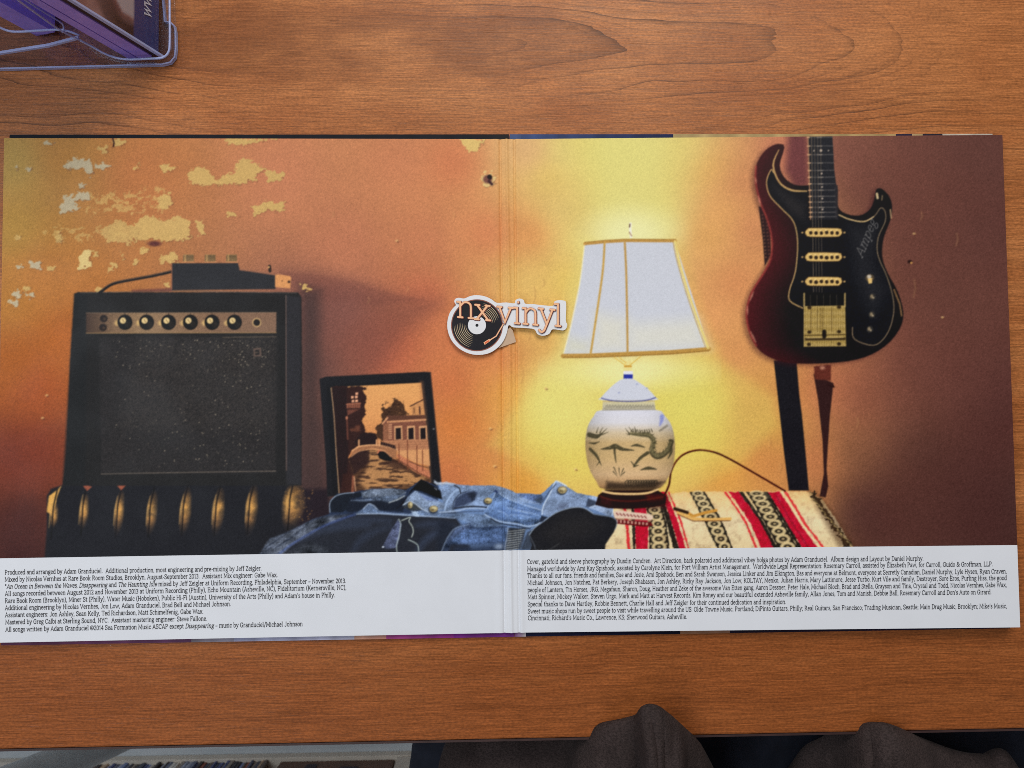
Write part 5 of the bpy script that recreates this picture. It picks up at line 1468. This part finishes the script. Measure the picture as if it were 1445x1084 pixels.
M_TAB = plain('backing_paper', srgb(206, 176, 148), .5, .06, 60)


def flat(name, pts, z, th, mat, parent, bevel=0):
    return prism(name, [at(x, y, z) for x, y in pts], z - th, z, mat, parent, bevel)


outl = K_(300, 190, 345, 197, 400, 175, 460, 167, 530, 178, 590, 205, 635, 235, 720, 232, 790, 240, 800, 212, 835, 197, 872, 210, 888, 243, 960, 246, 1000, 252, 1130, 262, 1142, 228, 1175, 213, 1225, 215, 1250, 240, 1247, 390, 1260, 425, 1250, 462, 1220, 480, 1130, 470, 1100, 510, 1045, 527, 995, 512, 967, 470, 880, 458, 780, 452, 755, 436, 737, 438, 724, 500, 692, 575, 640, 635, 570, 680, 480, 697, 390, 685, 300, 640, 235, 570, 202, 490, 196, 410, 215, 330, 250, 278, 272, 255, 258, 225, 268, 200)
outl = [tuple(p) for p in catmull(outl, 3, True)]
flat('white_backing', outl, ZS, .0004, M_WHITE, stk)
(rcx, rcy), = K_(459, 434)


def ring_pts(r, n=64):
    return [(rcx + r * math.cos(k * 2 * math.pi / n), rcy + r * math.sin(k * 2 * math.pi / n)) for k in range(n)]


rec = flat('record_rim', ring_pts(36.6), ZS + .00012, .0001, M_RUST, stk)
flat('record_disc', ring_pts(35.2), ZS + .00024, .0001, M_BLACK, stk)
lab = flat('record_label', ring_pts(12.7, 40), ZS + .00042, .0001, M_WHITE, stk)
flat('spindle_hole', ring_pts(2.1, 20), ZS + .00054, .0001, M_BLACK, lab)
for a0, a1, skew in ((-78, -6, 0), (98, 190, 6)):
    for k in range(8):
        r = 15.8 + k * 2.35
        b0, b1 = a0 + skew + abs(k - 4) * 1.5, a1 - abs(k - 3) * 3.0
        vs_, fs_ = [], []
        n = 22
        for i in range(n + 1):
            t = i / n
            a = R(b0 + (b1 - b0) * t)
            w = .34 * math.sin(math.pi * t) ** .7 * (1 if k % 2 else .7) + .03
            for s_ in (-1, 1):
                vs_.append(at(rcx + (r + s_ * w) * math.cos(a), rcy + (r + s_ * w) * math.sin(a), ZS + .00036))
        fs_ = [(2 * i, 2 * i + 1, 2 * i + 3, 2 * i + 2) for i in range(n)]
        from_lists('groove', vs_, fs_, M_CREAM, stk)


def map_k(z, off=(0, 0)):
    return lambda p2, zs: [at(x + off[0], y + off[1], z + .000008 * k) for (x, y), k in zip(p2, zs)]


vs_, fs_ = strokes_mesh([K_(692, 424, 660, 478, 630, 530, 575, 565)], 2.6, map_k(ZS + .0005), True)
arm = from_lists('tonearm', vs_, fs_, M_SHADE, stk)
vs_, fs_ = strokes_mesh([K_(692, 424, 660, 478, 630, 530, 575, 565)], 1.5, map_k(ZS + .0006), True)
from_lists('arm_tube', vs_, fs_, M_PEACH, arm)
flat('headshell', K_(518, 586, 568, 555, 580, 572, 528, 608), ZS + .00055, .0001, M_PEACH, arm)
flat('cartridge', K_(526, 588, 562, 566, 570, 575, 532, 600), ZS + .00065, .0001, M_ORNG, arm)
# lettering: x, baseline, width per unit, height per unit
for chr_, kx, ky, sx, sy in (('n', 281, 360, 29.5, 28), ('x', 440, 379, 27.5, 26.5), ('v', 641, 404, 27.5, 28), ('i', 783, 414, 29, 28.5), ('n', 862, 419, 27.5, 28.5), ('y', 1008, 427, 28, 29.5), ('l', 1143, 437, 31, 26)):
    adv, ss = glyph(chr_, 6)
    pl = [K_(*[c for px, py in s_ for c in (kx + sx * px, ky + .088 * sx * px - sy * py)]) for s_ in ss]
    if chr_ == 'i':
        pl[-1] = K_(*[c for py in (6.5, 6.7) for c in (kx + sx * 1.45, ky + 4 - sy * py)])
    v1, f1 = strokes_mesh(pl, 3.5, map_k(ZS + .00062, (.7, .55)), True)
    let = from_lists('letter', v1, f1, M_SHADE, stk)
    v2, f2 = strokes_mesh(pl, 3.2, map_k(ZS + .00074), True)
    from_lists('letter_outline', v2, f2, M_OUTL, let)
    v3, f3 = strokes_mesh(pl, 2.5, map_k(ZS + .00086), True)
    from_lists('letter_face', v3, f3, M_PEACH, let)
# folded backing tab under its right side
t3 = [(*p, z) for p, z in zip(K_(640, 560, 752, 452, 776, 478, 806, 582, 640, 640), (.0056, .0056, .0050, .0043, .0048))]
vs_ = [at(*p) for p in t3]
vs_ += [v - Vector((0, 0, .0003)) for v in vs_]
from_lists('folded_tab', vs_, [(0, 1, 2, 3, 4), (9, 8, 7, 6, 5)] + [(i, (i + 1) % 5, (i + 1) % 5 + 5, i + 5) for i in range(5)], M_TAB, stk)

# ------------------------------------------------------------------ clear holder with booklets at the back left
def clear_mat(name, tint):
    s = NT(name)
    tr_ = s.n('ShaderNodeBsdfTransparent')
    tr_.inputs[0].default_value = tint
    gl_ = s.n('ShaderNodeBsdfGlossy')
    gl_.inputs['Roughness'].default_value = .16
    gl_.inputs['Color'].default_value = (.9, .93, 1, 1)
    fr_ = s.n('ShaderNodeLayerWeight')
    fr_.inputs['Blend'].default_value = .5
    fz_ = s.math('MULTIPLY_ADD', s.math('POWER', fr_.outputs['Facing'], 4.0), .28, .035)
    mx_ = s.n('ShaderNodeMixShader')
    s.t.links.new(fz_, mx_.inputs[0])
    s.t.links.new(tr_.outputs[0], mx_.inputs[1])
    s.t.links.new(gl_.outputs[0], mx_.inputs[2])
    s.t.links.new(mx_.outputs[0], s.t.nodes['Material Output'].inputs[0])
    return s.m


M_CLEAR = clear_mat('clear_acrylic', (.955, .96, .985, 1))
M_BASEPL = clear_mat('shade_tinted_acrylic', (.83, .82, .88, 1))  # clear plate tinted darker, shade under the holder put into its colour
s = NT('polished_edge')
s.set(Base_Color=(.50, .58, .92, 1), Roughness=.12, IOR=1.46, Alpha=.62)
M_RIM = s.m
O = at(226, 81, .006)
LEAN = R(18)
E_UP = Vector((-math.sin(LEAN), 0, math.cos(LEAN)))
E_N = Vector((math.cos(LEAN), 0, math.sin(LEAN)))
E_Y = Vector((0, 1, 0))


def lean_pt(n, y, u):
    return O + E_N * n + E_Y * y + E_UP * u


def lean_box(name, n0, n1, y0, y1, u0, u1, mat, parent, bevel=0):
    bm = bmesh.new()
    for v in bm_box(bm, (n0, y0, u0), (n1, y1, u1)):
        v.co = lean_pt(*v.co)
    return from_bm(name, bm, mat, parent, bevel=bevel)


holder = thing('booklet_holder', 'clear acrylic booklet holder with rounded corners standing at the back left of the desk', 'display holder', (0, 0, 0))
base_o = [(-150, 99), (-60, 98), (228, 90.5), (240, 87.5), (246, 80), (247.5, 68), (247, 44), (245.5, 36), (240, 31), (232, 30), (226, -40), (222, -160), (-150, -160)]
bp = [at(x, y, .003) for x, y in base_o]
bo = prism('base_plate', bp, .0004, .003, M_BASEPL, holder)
vs_, fs_ = [], []
for i, (x, y) in enumerate(base_o[1:12]):
    p = at(x, y, .0033)
    a, b = at(*base_o[i], .0033), at(*base_o[i + 2], .0033)
    t = (b - a).normalized()
    nrm = Vector((t.y, -t.x, 0))
    for dn, z in ((-.0005, .0031), (.0005, .0031), (.0005, .0006), (-.0005, .0006)):
        q = p - nrm * dn * -1
        vs_.append((q.x, q.y, z))
n = len(vs_) // 4
fs_ = [(4 * i + k, 4 * i + (k + 1) % 4, 4 * i + 4 + (k + 1) % 4, 4 * i + 4 + k) for i in range(n - 1) for k in range(4)] + [(0, 1, 2, 3), (4 * n - 1, 4 * n - 2, 4 * n - 3, 4 * n - 4)]
from_lists('base_edge', vs_, fs_, M_RIM, bo)
# tray: a floor, a low front lip, a back sheet and an end wall
YT = .30
tray = lean_box('back_sheet', -.0262, -.0238, -.002, YT, .000, .16, M_CLEAR, holder)
lean_box('front_sheet', .0012, .0034, .0005, YT, .0005, .15, M_CLEAR, holder)


def tube(name, pts, r, mat, parent, seg=8, sm=4):
    pts = [Vector(p) for p in (catmull([tuple(p) for p in pts], sm) if sm else pts)]
    vs_, fs_ = [], []
    up = Vector((.31, .2, .93))
    for i, p in enumerate(pts):
        t = (pts[min(i + 1, len(pts) - 1)] - pts[max(i - 1, 0)]).normalized()
        a = t.cross(up).normalized()
        b = t.cross(a)
        rr = r[min(i * len(r) // len(pts), len(r) - 1)] if isinstance(r, (list, tuple)) else r
        vs_ += [p + (a * math.cos(2 * math.pi * k / seg) + b * math.sin(2 * math.pi * k / seg)) * rr for k in range(seg)]
    fs_ = [(i * seg + k, i * seg + (k + 1) % seg, (i + 1) * seg + (k + 1) % seg, (i + 1) * seg + k) for i in range(len(pts) - 1) for k in range(seg)]
    fs_ += [tuple(range(seg))[::-1], tuple(range((len(pts) - 1) * seg, len(pts) * seg))]
    return from_lists(name, vs_, fs_, mat, parent, True)


# rim of the tray: along the front lip, round the corner, under the booklets and up the back
rim_pts = [at(238.5, -150, .012), at(239, -60, .012), at(239.5, 20, .012), at(239.5, 60, .012), at(237.5, 74, .012), at(229, 81.5, .012), at(210, 83, .011), at(182, 84, .010), at(165, 82, .010), at(148, 76, .013), at(130, 66, .018), at(113, 57, .024)]
tube('tray_rim', rim_pts, .0007, M_RIM, holder, sm=5)
prism('tray_floor', [at(x, y, .006) for x, y in ((236.5, -150), (236.5, 64), (232, 74), (224, 78.5), (168, 79), (155, 73), (155, -150))], .0034, .0052, M_CLEAR, holder)
# clear wall under the rim
cr_ = [Vector(q) for q in catmull([tuple(q) for q in rim_pts], 5)]
vs_ = []
for q in cr_:
    c_ = Vector((q.x + .225, q.y - .25, 0)).normalized() * .0011
    vs_ += [(q.x - c_.x * .25, q.y - c_.y * .25, q.z), (q.x - c_.x, q.y - c_.y, q.z), (q.x - c_.x * .8, q.y - c_.y * .8, .0034), (q.x + c_.x * .2, q.y + c_.y * .2, .0034)]
n = len(cr_)
from_lists('tray_wall', vs_, [(4 * i + k, 4 * i + (k + 1) % 4, 4 * i + 4 + (k + 1) % 4, 4 * i + 4 + k) for i in range(n - 1) for k in range(4)], M_CLEAR, holder, True)
rim2 = [at(113, 57, .024), at(84, 42, .040), at(50, 18, .062), at(20, -4, .085), at(-30, -45, .12)]
tube('back_rim', rim2, .0006, M_RIM, holder, sm=4)
lean_box('front_edge', .0012, .0036, -.0009, .0004, .0005, .15, M_RIM, holder)
# strut that props the tray from behind
strut = [at(112, 56, .022), at(70, 67, .016), at(0, 78, .006), at(-60, 88, .004)]
vs_ = []
for p in strut:
    for dy, dz in ((0, 0), (.0016, 0), (.0016, .0018), (0, .0018)):
        vs_.append(p + Vector((0, dy, dz)))
n = len(strut)
from_lists('strut_edge', vs_, [(4 * i + k, 4 * i + (k + 1) % 4, 4 * i + 4 + (k + 1) % 4, 4 * i + 4 + k) for i in range(n - 1) for k in range(4)] + [(0, 1, 2, 3)[::-1], (4 * n - 4, 4 * n - 3, 4 * n - 2, 4 * n - 1)], M_RIM, holder)
tube('shelf_rim', [at(112, 50, .026), at(88, 42.5, .030), at(52, 43.5, .034), at(22, 45, .036), at(4, 41, .038), at(-20, 28, .044)], .0007, M_RIM, holder, sm=4)
tube('inner_rim', [at(88, 46, .030), at(88, 34, .034), at(60, 16, .052), at(26, -6, .078)], .0005, M_RIM, holder, sm=4)

M_PURPLE = plain('purple_board', srgb(166, 146, 255), .55, .1, 120)
M_DARKBK = plain('dark_board', srgb(44, 30, 48), .5, .1, 120)
M_PRINT2 = attr_mat('printed_cover', .35, .4)
# second tier behind: one purple booklet seen through the clear shelf
bk = thing('booklet', 'single purple booklet in the rear compartment of the clear holder', 'booklet', (0, 0, 0), 'booklets in the clear holder')
lean_box('cover', -.079, -.064, .0165, .22, .020, .12, M_PURPLE, bk)
for n0, n1, m, lab_, y0 in ((-.0225, -.0165, M_PURPLE, 'thin purple booklet at the back of the leaning stack in the clear holder', .0012),
                            (-.0150, -.0055, M_PURPLE, 'thick purple booklet between the thin one and the front one in the clear holder', .0008),
                            (-.0050, -.0004, M_DARKBK, 'front booklet with a navy band and white web address in the clear holder', .0014)):
    bk = thing('booklet', lab_, 'booklet', (0, 0, 0), 'booklets in the clear holder')
    body_ = lean_box('pages', n0, n1, y0, .21, .0012, .145, m, bk)
    if m is M_DARKBK:
        # cover: navy band along its foot, a soft brown and grey painted picture above
        nu, nv = 90, 150
        Y_, U_ = np.meshgrid(np.linspace(.0016, .21, nv), np.linspace(.0014, .145, nu))
        P_ = np.array(O) + np.outer(Y_.ravel(), E_Y) + np.outer(U_.ravel(), E_UP) + np.outer(np.full(nu * nv, -.0001), E_N)
        g_ = np.random.default_rng(5)

        def vn(ny, nx):
            a = g_.random((ny + 2, nx + 2))
            fy, fx = np.linspace(0, ny, nu), np.linspace(0, nx, nv)
            iy, ix = fy.astype(int), fx.astype(int)
            ty, tx = (fy - iy)[:, None], (fx - ix)[None]
            return (a[iy][:, ix] * (1 - tx) + a[iy][:, ix + 1] * tx) * (1 - ty) + (a[iy + 1][:, ix] * (1 - tx) + a[iy + 1][:, ix + 1] * tx) * ty
        n1_, n2_ = vn(14, 9), vn(30, 40)
        band = .021
        pic_ = np.zeros((nu, nv, 3)) + np.array((178, 166, 164))
        uu, yy = U_ - band, Y_
        edge_ = .004 + uu * .55 + .012 * (vn(10, 12) - .5)
        inside = np.clip((edge_ + .010 - yy) / .002, 0, 1)
        tone = np.clip((n1_ * .6 + n2_ * .5 - .2), 0, 1)[..., None]
        br = np.array((196, 164, 150)) * tone + np.array((112, 72, 70)) * (1 - tone)
        dk = np.clip((.010 - np.abs(yy - edge_ + .002)) / .005, 0, 1) * np.clip(1.3 - uu / .032, 0, 1) * (.6 + .6 * n2_)
        pic_ = pic_ * (1 - inside[..., None]) + br * inside[..., None]
        dk = np.clip(dk, 0, 1)[..., None]
        pic_ = pic_ * (1 - dk) + np.array((40, 30, 36)) * dk
        wob = np.clip((U_ - band - .0006 * (vn(3, 10) - .5)) / .0012, 0, 1)[..., None]
        pic_ = pic_ * wob + np.array((38, 58, 112)) * (1 - wob)
        cov = with_ink('cover_print', P_, grid_faces(nv, nu)[:, ::-1], lin(pic_.reshape(-1, 3) / 255.), M_PRINT2, bk, False)
        ad, ss = text_strokes("www.a", .12, 4)
        sc_ = .00092
        v_, f_ = strokes_mesh(ss, 1.0, lambda p2, zs: [lean_pt(.0003,   .0205 + px * sc_, .0085 + py * sc_ * 1.1) for px, py in p2])
        from_lists('web_address', v_, f_, M_WHITE, cov)

# ------------------------------------------------------------------ below the desk: floor, record shelf, tube
ZFL = -.75
M_FLOOR = NT('pale_floor')
fn = M_FLOOR.noise(M_FLOOR.coord((2, 14, 1)), 3, 4, .6)
M_FLOOR.set(Base_Color=M_FLOOR.mix(M_FLOOR.ramp(fn, .3, .7), (.56, .62, .65, 1), (.72, .77, .80, 1)), Roughness=.45)
fl = box('floor', (-4, -4, ZFL - .02), (4, 4, ZFL), M_FLOOR.m)
tag(fl, kind='structure')

M_CABINET = plain('cream_laminate', (.80, .73, .61, 1), .5, .05, 20)
shelf = thing('record_shelf', 'low cream shelf unit full of upright records on the floor behind the desk front', 'shelf', (0, 0, 0))
fA, fB = at(0, 1070, ZFL), at(590, 1059, ZFL)
fd = (fB - fA).normalized()
back = Vector((fd.y, -fd.x, 0))


def sh_pt(s_, d, z):
    return fA + fd * s_ + back * d + Vector((0, 0, z))


def sh_box(name, s0, s1, d0, d1, z0, z1, mat, parent):
    bm = bmesh.new()
    for v in bm_box(bm, (s0, d0, z0), (s1, d1, z1)):
        v.co = sh_pt(*v.co)
    return from_bm(name, bm, mat, parent, bevel=.001)


SL = (fB - fA).length
sh_box('bottom_board', -.35, SL + .06, 0, .36, .0005, .0165, M_CABINET, shelf)
for s_ in (-.35, SL - .032, ):
    sh_box('upright', s_, s_ + .035, .001, .36, .017, .40, M_CABINET, shelf)
sh_box('back_board', -.35, SL + .06, .3605, .37, .0005, .43, M_CABINET, shelf)
s_end = (at(212 + 178, 1066, ZFL + .02) - fA).dot(fd)
cols = [(70, 74, 92), (34, 36, 44), (168, 164, 158), (112, 104, 96), (58, 66, 104), (132, 138, 152), (40, 34, 34), (150, 128, 104), (84, 92, 112), (190, 186, 182), (110, 58, 44), (48, 52, 66), (120, 126, 140), (74, 64, 58), (96, 110, 146)]
rec_m = [plain('spine_ink_%s' % 'abcdefghijklmno'[i], srgb(*[min(255, v * 1.35 + 12) for v in c]), .5, .2, 90) for i, c in enumerate(cols)]
M_TEXTSP = plain('spine_print', (.6, .58, .54, 1), .5, .1)
cn = ['slate', 'black', 'pale grey', 'taupe', 'blue', 'silver grey', 'dark brown', 'tan', 'steel blue', 'white', 'rust red', 'charcoal', 'grey', 'olive brown', 'sky blue']
prv, cur = 2, 5
x = -.055
i = 0
while x < s_end - .004:
    w = rnd.uniform(.0036, .0062)
    if rnd.random() < .05:
        x += .02 if not .3 < x < .36 else .0
    nxt = rnd.randrange(len(rec_m))
    o = thing('record', 'record with %s spine between %s and %s ones on the low shelf' % (cn[cur], cn[prv], cn[nxt]), 'record', (0, 0, 0), 'records upright on the low shelf')
    d0 = rnd.uniform(.002, .007)
    sh_box('spine', x, x + w, d0, d0 + .312, .0168, .0168 + .312, rec_m[cur], o)
    prv, cur = cur, nxt
    x += w + rnd.uniform(.0002, .0008)
    i += 1
M_BROWN = plain('brown_card', srgb(112, 84, 70), .6, .15, 30)
bx = thing('brown_box', 'brown cardboard box at the right end of the record row', 'box', (0, 0, 0))
b_ = sh_box('box_wall', s_end + .006, SL - .036, .006, .33, .0168, .33, M_BROWN, bx)
for k in range(3):
    c0 = s_end + .05 + k * .055
    sh_box('printed_mark', c0, c0 + .018 + .01 * k,   .0045, .0062, .03 + .01 * k, .07, M_DARKBK, bx)

tb = thing('grey_tube', 'pale grey round metal tube rising below the front left of the desk', 'metal tube')
tube('tube_wall', [at(190, 1030, -.44), at(108, 1066, -.33), at(52, 1092, -.26), at(-50, 1136, -.16)], .0185, M_STEEL, tb, seg=24, sm=3)

# ------------------------------------------------------------------ the person at the desk: only folds of clothing reach into view
per = thing('person', 'person in a dark brown jumper and navy trousers sitting close at the desk front', 'person', (0, 0, 0))
M_JUMP = NT('brown_jersey')
kn = M_JUMP.noise(M_JUMP.coord((1, 1.6, 1)), 620, 3, .7)
kf = M_JUMP.noise(M_JUMP.coord((1, 1, 1)), 30, 4, .6)
jc_ = M_JUMP.mix(M_JUMP.ramp(kf, .3, .7), (.034, .024, .0225, 1), (.052, .037, .035, 1))
M_JUMP.set(Base_Color=M_JUMP.mix(1.0, jc_, M_JUMP.ramp(kn, .25, .75, .55, 1.45), 'MULTIPLY'), Roughness=.92)
M_JUMP.b.inputs['Specular IOR Level'].default_value = .2
M_JUMP.bump(kn, .8, .0012)
M_NAVY = plain('navy_twill', (.012, .015, .026, 1), .85, .25, 60, .3, .0004)


def garment(name, prof, depth, mat, zb, fold, seed):
    """cloth with a rolled front edge; prof: (photo x, photo y, height) along the front silhouette"""
    pr = catmull(prof, 10)
    vs_, nu = [], len(pr)
    rr = random.Random(seed)
    ph = [rr.uniform(0, 6) for _ in range(6)]
    sect = [(-.13, -.16), (-.05, -.06), (-.016, -.02), (-.004, -.007), (-.001, -.002), (-.006, .001), (-.014, .003), (-.026, .004), (-.045, .002), (-.07, -.002), (-.10, -.008), (-.14, -.014), (-.19, -.02), (-.25, -.03), (-.28, -.12)]
    for i, (x, y, z) in enumerate(pr):
        p = at(x, y, z)
        for dy, dz in sect:
            t = i / 9.0
            w = min(1.0, abs(dy) / .03)
            f_ = fold * w * (math.sin(t * 2.3 + ph[0] + dy * 40) + .6 * math.sin(t * 4.1 + ph[1] - dy * 25) + .4 * math.sin(t * 7 + ph[2] + dy * 60))
            vs_.append((p.x + .10 * dy * math.sin(t * .9 + ph[3]), p.y + dy, p.z + dz + f_ if dz > -.1 else zb))
    m_ = len(sect)
    fs_ = [(i * m_ + k, (i + 1) * m_ + k, (i + 1) * m_ + k + 1, i * m_ + k + 1) for i in range(nu - 1) for k in range(m_ - 1)]
    o = from_lists(name, vs_, fs_, mat, per, True)
    sd = o.modifiers.new('thick', 'SOLIDIFY')
    sd.thickness, sd.offset = .003, -1
    sb = o.modifiers.new('soft', 'SUBSURF')
    sb.levels = sb.render_levels = 1
    return o


garment('jumper', [(622, 1090, -.05), (628, 1062, -.05), (640, 1046, -.045), (690, 1041, -.04), (790, 1040, -.035), (822, 1038, -.012), (854, 1024, .008), (896, 1014, .020), (910, 1000, .032), (926, 998.5, .034), (944, 1010, .028), (965, 1029, .018), (985, 1050, .006), (1004, 1086, -.02)], .25, M_JUMP.m, -.2, .0048, 3)
garment('jumper_sleeve', [(1120, 1100, -.05), (1140, 1062, -.04), (1172, 1041, -.028), (1208, 1030, -.004), (1240, 1023.5, .010), (1262, 1026, .010), (1300, 1043, -.004), (1350, 1062, -.02), (1400, 1068, -.03), (1418, 1060, -.03), (1432, 1078, -.035), (1440, 1100, -.05)], .25, M_JUMP.m, -.2, .0052, 8)
garment('trousers', [(580, 1100, -.13), (586, 1060, -.12), (600, 1036, -.11), (700, 1030, -.10), (900, 1028, -.09), (1100, 1026, -.09), (1300, 1022, -.10), (1480, 1016, -.11), (1560, 1016, -.12)], .25, M_NAVY, -.3, .004, 5)
